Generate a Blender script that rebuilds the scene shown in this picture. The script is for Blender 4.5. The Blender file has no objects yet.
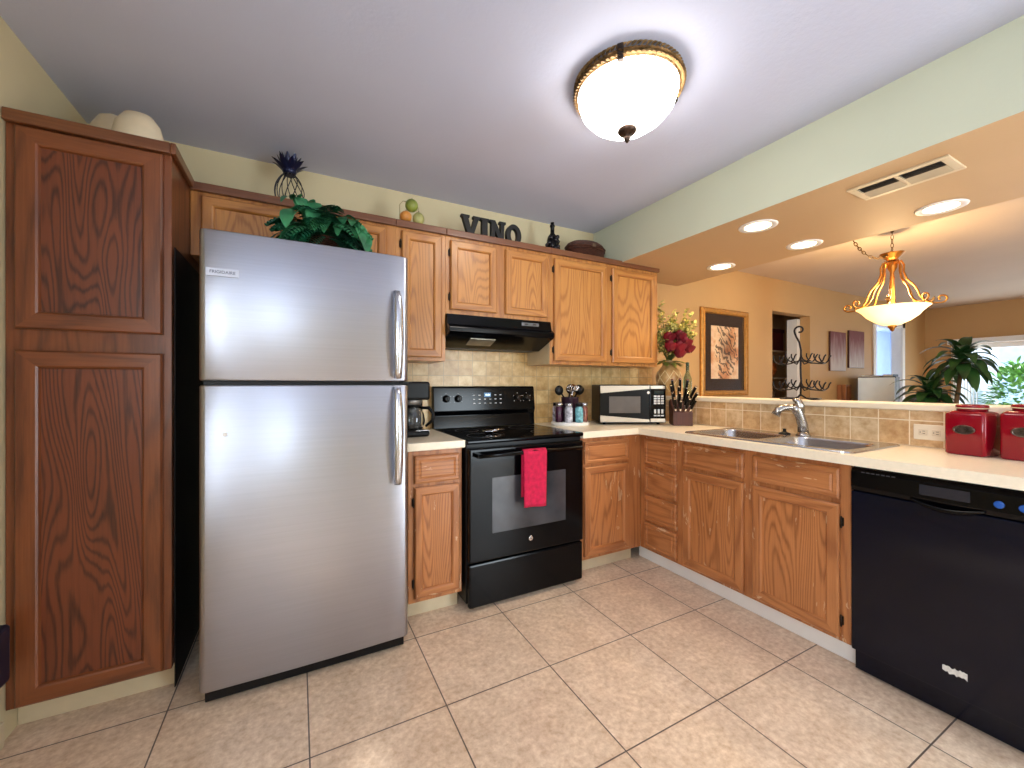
import bpy, bmesh, math, random
from mathutils import Vector, Matrix
random.seed(7)
R = math.radians
PI = math.pi
scene = bpy.context.scene
COL = scene.collection

# ------------------------------------------------------------------ camera
cam = bpy.data.cameras.new('camera')
cam.sensor_width = 36.0
cam.lens = 406.0 / 1024.0 * 36.0
cam.clip_start = 0.02
camo = bpy.data.objects.new('camera', cam)
camo.location = (0, 0, 1.21)
camo.rotation_euler = (R(90), 0, -R(27.79))
COL.objects.link(camo)
scene.camera = camo

# ------------------------------------------------------------------ view, world, lights
vs = scene.view_settings
scene.display_settings.display_device = 'sRGB'
vs.view_transform = 'Standard'
vs.look = 'None'
vs.gamma = 1.0
vs.use_curve_mapping = False
vs.exposure = 0.62
scene.cycles.use_denoising = True
scene.cycles.max_bounces = 10
scene.cycles.diffuse_bounces = 6
scene.cycles.sample_clamp_indirect = 6.0
scene.cycles.caustics_reflective = False
scene.cycles.caustics_refractive = False

world = bpy.data.worlds.new('sky')
scene.world = world
world.use_nodes = True
bg = world.node_tree.nodes['Background']
bg.inputs['Color'].default_value = (0.70, 0.85, 1.0, 1)
bg.inputs['Strength'].default_value = 2.4


def area(name, loc, rot, sx, sy, power, color, spread=180):
    l = bpy.data.lights.new(name, 'AREA')
    l.shape = 'RECTANGLE'
    l.size = sx
    l.size_y = sy
    l.energy = power
    l.color = color
    l.spread = R(spread)
    o = bpy.data.objects.new(name, l)
    o.location = loc
    o.rotation_euler = rot
    COL.objects.link(o)
    return o


def spot(name, loc, power, color, size=130, blend=0.9, r=0.05):
    l = bpy.data.lights.new(name, 'SPOT')
    l.energy = power
    l.color = color
    l.spot_size = R(size)
    l.spot_blend = blend
    l.shadow_soft_size = r
    o = bpy.data.objects.new(name, l)
    o.location = loc
    COL.objects.link(o)
    return o


# daylight at the rear, bedroom and patio openings; side and hall lamps are added fill
area('daylight_kitchen', (-0.325, -1.90, 1.80), (R(90), 0, 0), 0.26, 0.95, 6, (0.72, 0.84, 1.0))
area('fill_side', (-0.98, -0.75, 1.45), (R(90), 0, R(-90)), 1.3, 1.2, 38, (0.80, 0.89, 1.0))  # unseen lamp added to brighten the peninsula from the left
area('fill_hall', (2.6, -1.90, 1.05), (R(90), 0, 0), 0.9, 1.9, 50, (0.82, 0.93, 1.0))  # added lamp, a large soft fill from behind the camera
area('daylight_bedroom', (10.3, 4.45, 1.45), (R(-90), 0, 0), 1.8, 1.0, 60, (0.80, 0.90, 1.0))
area('daylight_dining', (8.95, 1.0, 1.0), (R(90), 0, R(90)), 2.4, 1.6, 22, (0.85, 0.93, 1.0))
sun = bpy.data.lights.new('sun', 'SUN')
sun.energy = 3.0
sun.angle = R(3)
suno = bpy.data.objects.new('sun', sun)
suno.rotation_euler = (R(35), R(-30), 0)
COL.objects.link(suno)

# ------------------------------------------------------------------ helpers


def lin(c):
    c = c / 255.0
    return c / 12.92 if c <= 0.04045 else ((c + 0.055) / 1.055) ** 2.4


def rgb(r, g, b):
    return (lin(r), lin(g), lin(b), 1.0)


class NT:
    def __init__(self, name):
        self.m = bpy.data.materials.new(name)
        self.m.use_nodes = True
        self.t = self.m.node_tree
        self.b = self.t.nodes['Principled BSDF']

    def n(self, typ, **kw):
        nd = self.t.nodes.new(typ)
        for k, v in kw.items():
            if k.startswith('_'):
                setattr(nd, k[1:], v)
            else:
                nd.inputs[k.replace('__', ' ')].default_value = v
        return nd

    def l(self, a, b):
        self.t.links.new(a, b)

    def math(self, op, a, b=None):
        nd = self.t.nodes.new('ShaderNodeMath')
        nd.operation = op
        for i, v in enumerate((a, b)):
            if v is None:
                continue
            if isinstance(v, (int, float)):
                nd.inputs[i].default_value = v
            else:
                self.l(v, nd.inputs[i])
        return nd.outputs[0]

    def mix(self, fac, a, b, mode='MIX'):
        nd = self.t.nodes.new('ShaderNodeMix')
        nd.data_type = 'RGBA'
        nd.blend_type = mode
        for i, v in ((0, fac), (6, a), (7, b)):
            if isinstance(v, (int, float, tuple)):
                nd.inputs[i].default_value = v
            else:
                self.l(v, nd.inputs[i])
        return nd.outputs[2]

    def ramp(self, fac, stops):
        nd = self.t.nodes.new('ShaderNodeValToRGB')
        cr = nd.color_ramp
        while len(cr.elements) < len(stops):
            cr.elements.new(0.5)
        for e, (p, c) in zip(cr.elements, stops):
            e.position = p
            e.color = c
        self.l(fac, nd.inputs[0])
        return nd.outputs[0]

    def coords(self, scale=(1, 1, 1), loc=(0, 0, 0), rot=(0, 0, 0)):
        tc = self.t.nodes.new('ShaderNodeTexCoord')
        mp = self.t.nodes.new('ShaderNodeMapping')
        mp.inputs['Scale'].default_value = scale
        mp.inputs['Location'].default_value = loc
        mp.inputs['Rotation'].default_value = rot
        self.l(tc.outputs['Object'], mp.inputs['Vector'])
        return mp.outputs[0]

    def noise(self, vec, scale, detail=2, rough=0.5, dist=0.0):
        nd = self.n('ShaderNodeTexNoise', Scale=scale, Detail=detail, Roughness=rough, Distortion=dist)
        self.l(vec, nd.inputs['Vector'])
        return nd.outputs['Fac']

    def bump(self, h, strength, dist=0.01):
        nd = self.n('ShaderNodeBump', Strength=strength, Distance=dist)
        self.l(h, nd.inputs['Height'])
        self.l(nd.outputs[0], self.b.inputs['Normal'])

    def set(self, rough=0.5, metal=0.0, **kw):
        self.b.inputs['Roughness'].default_value = rough
        self.b.inputs['Metallic'].default_value = metal
        for k, v in kw.items():
            self.b.inputs[k.replace('__', ' ')].default_value = v
        return self


MATS = {}


def plain(name, c, rough=0.5, metal=0.0, var=0.06, scale=8.0, bump=0.0, **kw):
    """a procedural material: base colour with a soft noise mottle"""
    if name in MATS:
        return MATS[name]
    t = NT(name).set(rough, metal, **kw)
    col = rgb(*c)
    v = t.coords()
    f = t.noise(v, scale, 3)
    dk = tuple(x * (1 - var * 2) for x in col[:3]) + (1,)
    lt = tuple(min(1, x * (1 + var)) for x in col[:3]) + (1,)
    t.l(t.ramp(f, [(0.3, dk), (0.7, lt)]), t.b.inputs['Base Color'])
    if bump:
        t.bump(t.noise(v, scale * 12, 3), bump)
    MATS[name] = t.m
    return t.m


def emit(name, c, strength, base=(255, 250, 240), var=0.0):
    t = NT(name).set(0.35)
    t.b.inputs['Base Color'].default_value = rgb(*base)
    t.b.inputs['Emission Color'].default_value = rgb(*c)
    t.b.inputs['Emission Strength'].default_value = strength
    if var:
        f = t.noise(t.coords(), 9, 3)
        col = rgb(*c)
        dk = tuple(x * (1 - var) for x in col[:3]) + (1,)
        t.l(t.ramp(f, [(0.35, dk), (0.65, col)]), t.b.inputs['Emission Color'])
    return t.m


def oak(name, light, dark, axis, rings=16.0, rscale=3.2, rmix=0.55, rough=0.38, off=0.0, wear=0.0):
    t = NT(name).set(rough)
    i = 'xyz'.index(axis)
    s = [1.0, 1.0, 1.0]
    s[i] = 0.13
    v = t.coords(tuple(s), (off, off * 0.7, off * 1.3))
    n = t.noise(v, rscale, 2, 0.45, 0.25)
    jag = [1.0, 1.0, 1.0]
    jag[i] = 0.10
    jn = t.noise(t.coords(tuple(jag), (off, off, 0)), 55, 3, 0.7)
    ph = t.math('ADD', t.math('MULTIPLY', n, rings * 2 * PI / 2.0), t.math('MULTIPLY', jn, 4.2))
    w = t.math('SINE', ph)
    w = t.math('POWER', t.math('ADD', t.math('MULTIPLY', w, 0.5), 0.5), 2.6)
    s2 = [1.0, 1.0, 1.0]
    s2[i] = 0.03
    fine = t.noise(t.coords(tuple(s2), (off, off, off)), 130, 3, 0.6)
    big = t.noise(t.coords((1, 1, 1), (off, 0, 0)), 3.0, 2)
    f = t.math('ADD', t.math('MULTIPLY', w, rmix), t.math('MULTIPLY', fine, 1.0 - rmix))
    f = t.math('ADD', f, t.math('MULTIPLY', t.math('SUBTRACT', big, 0.5), 0.35))
    c = t.ramp(f, [(0.18, rgb(*light)), (0.85, rgb(*dark))])
    if wear:
        wv = t.coords(tuple(1.0 if k != i else 0.18 for k in range(3)), (off + 3, 1, 2))
        wn = t.noise(wv, 34, 4, 0.65)
        wn2 = t.noise(t.coords((1, 1, 1), (off, 5, 1)), 6.0, 2)
        m = t.math('MULTIPLY', t.math('GREATER_THAN', wn, 0.60), t.math('GREATER_THAN', wn2, 0.56))
        c = t.mix(t.math('MULTIPLY', m, wear), c, rgb(226, 196, 160))
    t.l(c, t.b.inputs['Base Color'])
    t.bump(fine, 0.12, 0.004)
    t.b.inputs['Coat Weight'].default_value = 0.25
    t.b.inputs['Coat Roughness'].default_value = 0.25
    return t.m


class MB:
    """collects shapes into one mesh"""

    def __init__(self):
        self.bm = bmesh.new()
        self.mi = 0

    def _tag(self, faces):
        for f in faces:
            f.material_index = self.mi

    def box(self, x0, x1, y0, y1, z0, z1, bevel=0.0, seg=2):
        bm = self.bm
        x0, x1 = min(x0, x1), max(x0, x1)
        y0, y1 = min(y0, y1), max(y0, y1)
        z0, z1 = min(z0, z1), max(z0, z1)
        v = [bm.verts.new(p) for p in ((x0, y0, z0), (x1, y0, z0), (x1, y1, z0), (x0, y1, z0),
                                       (x0, y0, z1), (x1, y0, z1), (x1, y1, z1), (x0, y1, z1))]
        fs = [bm.faces.new([v[i] for i in q]) for q in ((0, 3, 2, 1), (4, 5, 6, 7), (0, 1, 5, 4), (1, 2, 6, 5), (2, 3, 7, 6), (3, 0, 4, 7))]
        self._tag(fs)
        if bevel:
            es = set(e for f in fs for e in f.edges)
            r = bmesh.ops.bevel(bm, geom=list(es), offset=bevel, segments=seg, profile=0.5, affect='EDGES', clamp_overlap=True)
            self._tag(r['faces'])
        return self

    def obox(self, c, ux, uy, sx, sy, sz, bevel=0.0):
        """box with centre c, axes ux, uy (unit vectors)"""
        ux = Vector(ux).normalized()
        uy = Vector(uy)
        uy = (uy - ux * uy.dot(ux)).normalized()
        uz = ux.cross(uy)
        c = Vector(c)
        n0 = len(self.bm.verts)
        self.bm.verts.ensure_lookup_table()
        old = set(self.bm.verts)
        self.box(-sx / 2, sx / 2, -sy / 2, sy / 2, -sz / 2, sz / 2, bevel)
        for v in self.bm.verts:
            if v not in old:
                p = v.co.copy()
                v.co = c + ux * p.x + uy * p.y + uz * p.z
        return self

    def loops(self, rings, close=True, cap0=True, cap1=True, smooth=True):
        """skin a list of vertex loops"""
        bm = self.bm
        vr = [[bm.verts.new(p) for p in r] for r in rings]
        fs = []
        n = len(vr[0])
        for a, b in zip(vr[:-1], vr[1:]):
            for i in range(n if close else n - 1):
                j = (i + 1) % n
                try:
                    fs.append(bm.faces.new((a[i], a[j], b[j], b[i])))
                except ValueError:
                    pass
        for f in fs:
            f.smooth = smooth
        if cap0 and close:
            fs.append(bm.faces.new(list(reversed(vr[0]))))
        if cap1 and close:
            fs.append(bm.faces.new(vr[-1]))
        self._tag(fs)
        return self

    def lathe(self, prof, c=(0, 0, 0), n=28, axis='z', cap0=True, cap1=True, sq=1.0):
        c = Vector(c)
        rings = []
        for r, h in prof:
            ring = []
            for i in range(n):
                a = 2 * PI * i / n
                x, y = math.cos(a) * max(r, 1e-4), math.sin(a) * max(r, 1e-4) * sq
                if axis == 'z':
                    p = Vector((x, y, h))
                elif axis == 'y':
                    p = Vector((x, h, -y))
                else:
                    p = Vector((h, x, y))
                ring.append(c + p)
            rings.append(ring)
        return self.loops(rings, True, cap0, cap1)

    def cyl(self, p0, p1, r, n=16, r1=None):
        return self.tube([p0, p1], [r, r if r1 is None else r1], n)

    def tube(self, pts, r, n=8, closed=False):
        pts = [Vector(p) for p in pts]
        k = len(pts)
        rs = r if isinstance(r, (list, tuple)) else [r] * k
        rings = []
        prev = None
        for i, p in enumerate(pts):
            if closed:
                d = pts[(i + 1) % k] - pts[i - 1]
            else:
                d = pts[min(i + 1, k - 1)] - pts[max(i - 1, 0)]
            d = d.normalized() if d.length > 1e-9 else Vector((0, 0, 1))
            if prev is None:
                a = Vector((0, 0, 1)) if abs(d.z) < 0.9 else Vector((1, 0, 0))
                u = d.cross(a).normalized()
            else:
                u = (prev - d * prev.dot(d))
                u = u.normalized() if u.length > 1e-6 else d.orthogonal().normalized()
            prev = u
            w = d.cross(u)
            rings.append([p + (u * math.cos(2 * PI * j / n) + w * math.sin(2 * PI * j / n)) * rs[i] for j in range(n)])
        if closed:
            rings.append(rings[0])
            return self.loops(rings, True, False, False)
        return self.loops(rings)

    def ball(self, c, r, n=14, sx=1, sy=1, sz=1):
        m = n // 2
        c = Vector(c)
        rings = []
        for i in range(m + 1):
            t = -PI / 2 + PI * i / m
            rr = max(math.cos(t), 0.02) * r
            rings.append([c + Vector((math.cos(2 * PI * j / n) * rr * sx, math.sin(2 * PI * j / n) * rr * sy, math.sin(t) * r * sz)) for j in range(n)])
        return self.loops(rings)

    def prism(self, poly, axis, a0, a1, bevel=0.0):
        """extrude a 2-D polygon. axis 'y': poly is (x,z); 'x': poly is (y,z); 'z': poly is (x,y)"""
        def P(p, a):
            return {'y': (p[0], a, p[1]), 'x': (a, p[0], p[1]), 'z': (p[0], p[1], a)}[axis]
        bm = self.bm
        v0 = [bm.verts.new(P(p, a0)) for p in poly]
        v1 = [bm.verts.new(P(p, a1)) for p in poly]
        fs = [bm.faces.new(v0), bm.faces.new(list(reversed(v1)))]
        n = len(poly)
        for i in range(n):
            j = (i + 1) % n
            fs.append(bm.faces.new((v0[i], v1[i], v1[j], v0[j])))
        if bevel:
            es = set(e for f in fs for e in f.edges)
            r = bmesh.ops.bevel(bm, geom=list(es), offset=bevel, segments=2, profile=0.5, affect='EDGES', clamp_overlap=True)
            fs = [f for f in fs if f.is_valid] + r['faces']
        self._tag(fs)
        return self

    def leaf(self, base, d, length, width, droop=0.5, n=7, fold=0.25, tip=0.0, twist=None, shape=1.0):
        """a curved leaf blade with a folded midrib and real thickness of a leaf"""
        base = Vector(base)
        d = Vector(d).normalized()
        side = d.cross(Vector((0, 0, 1)))
        if side.length < 1e-3:
            side = Vector((1, 0, 0))
        side.normalize()
        if twist:
            side = (Matrix.Rotation(twist, 3, d) @ side)
        bm = self.bm
        p = base.copy()
        dd = d.copy()
        rows = []
        step = length / n
        for i in range(n + 1):
            s = i / n
            w = width * 0.5 * (math.sin(PI * min(1, s ** (0.8 * shape)) * 0.97 + 0.05)) ** 0.9
            up = side.cross(dd).normalized()
            rows.append([bm.verts.new(p - side * w + up * w * fold), bm.verts.new(p), bm.verts.new(p + side * w + up * w * fold)])
            dd = (dd + Vector((0, 0, -droop / n))).normalized()
            p = p + dd * step
        fs = []
        for a, b in zip(rows[:-1], rows[1:]):
            fs.append(bm.faces.new((a[0], a[1], b[1], b[0])))
            fs.append(bm.faces.new((a[1], a[2], b[2], b[1])))
        for f in fs:
            f.smooth = True
        self._tag(fs)
        return self

    def obj(self, name, mats, parent=None, **props):
        me = bpy.data.meshes.new(name)
        bmesh.ops.recalc_face_normals(self.bm, faces=self.bm.faces[:])
        self.bm.to_mesh(me)
        self.bm.free()
        for m in (mats if isinstance(mats, (list, tuple)) else [mats]):
            me.materials.append(m)
        o = bpy.data.objects.new(name, me)
        COL.objects.link(o)
        if parent is not None:
            o.parent = parent
            if parent.type == 'EMPTY':
                o.matrix_parent_inverse = Matrix.Translation(-Vector(parent.location))
        for k, v in props.items():
            o[k] = v
        return o


def thing(name, label, cat, loc, group=None):
    o = bpy.data.objects.new(name, None)
    o.empty_display_size = 0.05
    o.location = loc
    COL.objects.link(o)
    o['label'] = label
    o['category'] = cat
    if group:
        o['group'] = group
    return o


def tag(o, label, cat, group=None):
    o['label'] = label
    o['category'] = cat
    if group:
        o['group'] = group
    return o


def struct(name, mb, mats, label=None, cat=None):
    o = mb.obj(name, mats)
    o['kind'] = 'structure'
    if label:
        o['label'] = label
        o['category'] = cat
    return o


def text(name, s, size, loc, rot, mat, parent, extrude=0.0006, align='CENTER', offset=0.0):
    cu = bpy.data.curves.new(name, 'FONT')
    cu.body = s
    cu.size = size
    cu.extrude = extrude
    cu.offset = offset
    cu.align_x = align
    cu.align_y = 'CENTER'
    tmp = bpy.data.objects.new(name + '_tmp', cu)
    me = bpy.data.meshes.new_from_object(tmp)
    bpy.data.objects.remove(tmp)
    me.name = name
    me.materials.clear()
    me.materials.append(mat)
    o = bpy.data.objects.new(name, me)
    o.location = loc
    o.rotation_euler = rot
    COL.objects.link(o)
    if parent is not None:
        o.parent = parent
        if parent.type == 'EMPTY':
            o.matrix_parent_inverse = Matrix.Translation(-Vector(parent.location))
    return o


# ------------------------------------------------------------------ materials
def paint(name, c, rough=0.6, bump=0.08):
    t = NT(name).set(rough)
    v = t.coords()
    col = rgb(*c)
    f = t.noise(v, 2.2, 3)
    t.l(t.ramp(f, [(0.3, tuple(x * 0.95 for x in col[:3]) + (1,)), (0.7, col)]), t.b.inputs['Base Color'])
    t.bump(t.noise(v, 60, 4, 0.6), bump, 0.01)
    return t.m


M_wall = paint('kitchen_wall_paint', (208, 194, 156))
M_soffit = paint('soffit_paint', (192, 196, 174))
M_under = paint('soffit_underside_tan', (196, 164, 124))  # underside is a warmer tan than the soffit face
M_dining = paint('dining_wall_paint', (194, 154, 102))
M_ceiling = paint('ceiling_plaster', (198, 204, 228), 0.7, 0.12)  # white plaster tinted blue to carry the cool daylight on it
M_ceiling_d = paint('dining_ceiling_plaster', (202, 182, 162), 0.7, 0.12)
M_white = plain('white_paint', (236, 234, 230), 0.45, var=0.02)
M_toe = plain('cream_base_board', (206, 190, 158), 0.5, var=0.05)

UP_L, UP_D = (190, 130, 66), (146, 88, 40)
BA_L, BA_D = (188, 124, 74), (140, 82, 44)
PA_L, PA_D = (130, 72, 38), (84, 42, 21)  # reddish pantry oak, with the shade on it put into the colour
OAK = {}
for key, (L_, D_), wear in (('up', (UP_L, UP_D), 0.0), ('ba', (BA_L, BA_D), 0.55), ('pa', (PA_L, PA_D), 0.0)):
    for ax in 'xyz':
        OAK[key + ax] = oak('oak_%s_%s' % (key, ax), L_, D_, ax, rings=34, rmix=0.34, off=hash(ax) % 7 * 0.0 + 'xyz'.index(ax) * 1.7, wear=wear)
OAK['up_panel'] = oak('oak_wall_panel', (194, 134, 68), (150, 92, 42), 'z', rings=80, rmix=0.42, off=2.0)
OAK['ba_panel'] = oak('oak_base_panel', (192, 126, 74), (136, 80, 42), 'z', rings=80, rmix=0.42, off=4.1, wear=0.4)
OAK['pa_panel'] = oak('oak_pantry_panel', (114, 56, 31), (60, 26, 14), 'z', rings=120, rscale=4.2, rmix=0.50, off=7.3)  # red pantry panel, its tones deepened to include shade
M_crown = oak('dark_crown_wood', (124, 74, 42), (84, 46, 26), 'x', rmix=0.2)
M_beige = plain('beige_veneer', (214, 190, 150), 0.5, var=0.04)
M_hinge = plain('black_hinge_metal', (46, 34, 26), 0.4, 0.6)


def tile_mat(name, sx, sy, ox, oy, plane, c1, c2, grout, mort, mottle, rough, bumpy=0.3, mscale=22, bias=0.0):
    t = NT(name).set(rough)
    tc = t.t.nodes.new('ShaderNodeTexCoord')
    sp = t.t.nodes.new('ShaderNodeSeparateXYZ')
    t.l(tc.outputs['Object'], sp.inputs[0])
    cb = t.t.nodes.new('ShaderNodeCombineXYZ')
    a, b = plane
    t.l(t.math('ADD', sp.outputs['XYZ'.index(a)], 100 * sx - ox), cb.inputs[0])
    t.l(t.math('ADD', sp.outputs['XYZ'.index(b)], 100 * sy - oy), cb.inputs[1])
    br = t.n('ShaderNodeTexBrick', Scale=1.0, Mortar__Size=mort, Mortar__Smooth=0.15, Bias=bias, Brick__Width=sx, Row__Height=sy, _offset=0.0, _squash=1.0)
    br.inputs['Color1'].default_value = rgb(*c1)
    br.inputs['Color2'].default_value = rgb(*c2)
    br.inputs['Mortar'].default_value = rgb(*grout)
    t.l(cb.outputs[0], br.inputs['Vector'])
    v = t.coords()
    n1 = t.noise(v, mscale, 6, 0.65)
    n2 = t.noise(v, mscale * 0.2, 3, 0.5)
    m = t.ramp(n1, [(0.32, rgb(*mottle[0])), (0.68, rgb(*mottle[1]))])
    m2 = t.ramp(n2, [(0.35, (0.86, 0.84, 0.82, 1)), (0.65, (1.0, 1.0, 1.0, 1))])
    c = t.mix(0.9, br.outputs['Color'], m, 'MULTIPLY')
    c = t.mix(1.0, c, m2, 'MULTIPLY')
    c = t.mix(br.outputs['Fac'], c, rgb(*grout))
    t.l(c, t.b.inputs['Base Color'])
    h = t.math('SUBTRACT', t.math('MULTIPLY', n1, 0.15), t.math('MULTIPLY', br.outputs['Fac'], 1.0))
    t.bump(h, bumpy, 0.004)
    return t.m


M_floor = tile_mat('floor_tile', 0.4615, 0.4585, 0.495, 1.008, 'XY', (246, 228, 208), (240, 220, 198), (100, 86, 78), 0.0026,
                   ((212, 194, 176), (255, 251, 246)), 0.30, 0.35, 44)
M_splash = tile_mat('backsplash_tile', 0.104, 0.104, 0.03, 0.955, 'XZ', (250, 226, 174), (224, 192, 138), (188, 158, 114), 0.0024,
                    ((214, 188, 146), (255, 250, 236)), 0.3, 0.35, 18)
M_splash_y = tile_mat('half_wall_tile', 0.1185, 0.120, 0.008, 0.916, 'YZ', (224, 194, 152), (230, 212, 182), (236, 220, 190), 0.0024,
                      ((206, 176, 138), (255, 248, 234)), 0.35, 0.3, 22)
M_counter = plain('cream_laminate', (242, 230, 206), 0.28, var=0.02, scale=60)
M_ledge = plain('cream_ledge_paint', (240, 226, 200), 0.4, var=0.02)


def steel(name, c, rough, axis='x', aniso=0.0, blotch=0.0):
    t = NT(name).set(rough, 1.0)
    s = {'x': (0.4, 60, 60), 'z': (60, 60, 0.4), 'y': (60, 0.4, 60)}[axis]
    f = t.noise(t.coords(s), 3, 3)
    col = rgb(*c)
    t.l(t.ramp(f, [(0.3, tuple(x * 0.94 for x in col[:3]) + (1,)), (0.7, col)]), t.b.inputs['Base Color'])
    if aniso:
        tg = t.n('ShaderNodeTangent', _direction_type='RADIAL', _axis='Z')
        t.l(tg.outputs[0], t.b.inputs['Tangent'])
        t.b.inputs['Anisotropic'].default_value = aniso
        t.b.inputs['Anisotropic Rotation'].default_value = 0.25
    n2 = t.noise(t.coords((1, 1, 0.55)), 2.6, 2, 0.5, 0.3)
    rr = t.math('ADD', t.math('MULTIPLY', t.math('SUBTRACT', n2, 0.5), blotch), rough)
    t.l(rr, t.b.inputs['Roughness'])
    return t.m


M_steel = steel('brushed_fridge_steel', (180, 182, 192), 0.34, 'x', 0.65, blotch=0.22)
M_steel2 = steel('sink_steel', (200, 200, 202), 0.24, 'y', blotch=0.1)
M_handle = steel('satin_handle_steel', (206, 208, 214), 0.25, 'z')
M_nickel = steel('brushed_nickel', (172, 170, 168), 0.26, 'z')
M_chrome = plain('chrome', (225, 225, 228), 0.08, 1.0, var=0.01)
M_black = plain('gloss_black_enamel', (5, 5, 7), 0.14, var=0.1, **{'Specular IOR Level': 0.2})
M_blackm = plain('satin_black', (9, 9, 11), 0.36, var=0.1, **{'Specular IOR Level': 0.25})
M_blackt = plain('black_textured_steel', (12, 14, 20), 0.45, var=0.1)
M_navy = plain('navy_black_enamel', (5, 9, 25), 0.12, var=0.15, scale=3, **{'Specular IOR Level': 0.3})
M_glassb = plain('black_oven_glass', (14, 14, 16), 0.05, var=0.05)
M_iron = plain('black_wrought_iron', (28, 22, 22), 0.45, 0.5)
M_red = plain('glossy_red_ceramic', (132, 8, 27), 0.12, var=0.05, scale=3)
M_pink = plain('crimson_towel', (208, 22, 72), 0.9, var=0.12, scale=40, bump=0.5)
M_bronze = plain('antique_bronze', (160, 126, 82), 0.35, 0.8, var=0.35, scale=40, bump=0.6)
M_gold = plain('brushed_gold', (184, 124, 56), 0.3, 0.9, var=0.15, scale=20)
M_goldframe = plain('gold_leaf_frame', (196, 138, 62), 0.4, 0.55, var=0.12, scale=30)

# ------------------------------------------------------------------ room shell
YB = 2.63
XL = -0.88
XF = 8.75
YN = -1.8
ZK = 2.44
ZD = 2.38
struct('floor', MB().box(XL - 0.1, XF, YN - 0.1, YB + 0.1, -0.1, 0), M_floor)
struct('ceiling', MB().box(XL - 0.1, 2.16, YN - 0.1, YB + 0.1, ZK, ZK + 0.1), M_ceiling)
mb = MB()
mb.mi = 0
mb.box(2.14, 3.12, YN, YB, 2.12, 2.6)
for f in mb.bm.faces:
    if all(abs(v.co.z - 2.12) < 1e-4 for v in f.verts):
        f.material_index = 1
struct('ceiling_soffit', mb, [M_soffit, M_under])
struct('ceiling_dining', MB().box(3.12, XF + 0.1, YN - 0.1, YB + 0.1, ZD, ZD + 0.1), M_ceiling_d)
mb = MB()
for y0, y1, z0, z1 in ((YN - 0.1, -1.42, 0, ZK), (-0.08, YB + 0.1, 0, ZK), (-1.42, -0.08, 0, 0.83), (-1.42, -0.08, 2.07, ZK)):
    mb.box(XL - 0.1, XL, y0, y1, z0, z1)
struct('wall_left', mb, M_wall)
mb = MB()
for y in (-1.42, -0.77, -0.12):
    mb.box(XL - 0.08, XL - 0.02, y, y + 0.04, 0.83, 2.07)
mb.box(XL - 0.08, XL - 0.02, -1.38, -0.12, 0.83, 0.87)
mb.box(XL - 0.08, XL - 0.02, -1.38, -0.12, 2.03, 2.07)
struct('window_added', mb, M_white)  # unseen window invented to let the side fill in
struct('wall_back', MB().box(XL, 2.60, YB, YB + 0.11, 0, ZK), M_wall)
mb = MB()
for a, b, z0, z1 in ((2.60, 4.64, 0, ZK), (4.64, 5.41, 2.02, ZK), (5.41, 7.07, 0, ZK), (7.07, 7.90, 2.04, ZK), (7.90, XF + 0.1, 0, ZK)):
    mb.box(a, b, YB, YB + 0.11, z0, z1)
struct('wall_dining', mb, M_dining)
# far wall with the patio door opening Y 0 .. 2.33, z 0.02 .. 1.80
mb = MB()
WY0, WY1, WZ1 = -0.2, 2.33, 1.80
mb.box(XF, XF + 0.12, YN, WY0, 0, ZD)
mb.box(XF, XF + 0.12, WY1, YB, 0, ZD)
mb.box(XF, XF + 0.12, WY0, WY1, WZ1, ZD)
struct('wall_far', mb, M_dining)
# wall behind the camera with a narrow window and an added doorway for fill light
mb = MB()
mb.box(XL, -0.47, YN - 0.12, YN, 0, ZK)
mb.box(-0.18, 2.1, YN - 0.12, YN, 0, ZK)
mb.box(-0.47, -0.18, YN - 0.12, YN, 0, 1.30)
mb.box(-0.47, -0.18, YN - 0.12, YN, 2.30, ZK)
mb.box(2.1, 3.1, YN - 0.12, YN, 2.05, ZK)
mb.box(3.1, XF, YN - 0.12, YN, 0, ZK)
struct('wall_front', mb, M_wall)
mb = MB()
for x in (-0.47, -0.20):
    mb.box(x, x + 0.02, YN - 0.09, YN - 0.03, 1.30, 2.30)
mb.box(-0.45, -0.20, YN - 0.09, YN - 0.03, 2.26, 2.30)
mb.box(-0.45, -0.20, YN - 0.09, YN - 0.03, 1.30, 1.34)
struct('window_1', mb, M_white)
mb = MB()
for x in (2.1, 3.05):
    mb.box(x, x + 0.05, YN - 0.10, YN - 0.02, 0, 2.05)
mb.box(2.15, 3.05, YN - 0.10, YN - 0.02, 2.0, 2.05)
struct('door_added', mb, M_white)  # unseen doorway frame, added around the hall fill lamp
# base board on the left wall, running toward the camera
struct('baseboard_left', MB().box(XL, XL + 0.014, YN, 1.99, 0, 0.085, 0.004), M_toe)

# closet beyond the doorway
mb = MB()
mb.box(4.3, 6.4, 3.45, 3.55, 0, 2.3)
mb.box(4.2, 4.3, YB + 0.11, 3.55, 0, 2.3)
mb.box(6.4, 6.5, YB + 0.11, 3.55, 0, 2.3)
mb.box(4.2, 6.5, YB + 0.11, 3.55, 2.3, 2.4)
mb.box(4.2, 6.5, YB + 0.1, 3.55, -0.1, 0)
struct('wall_closet', mb, M_dining)
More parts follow.
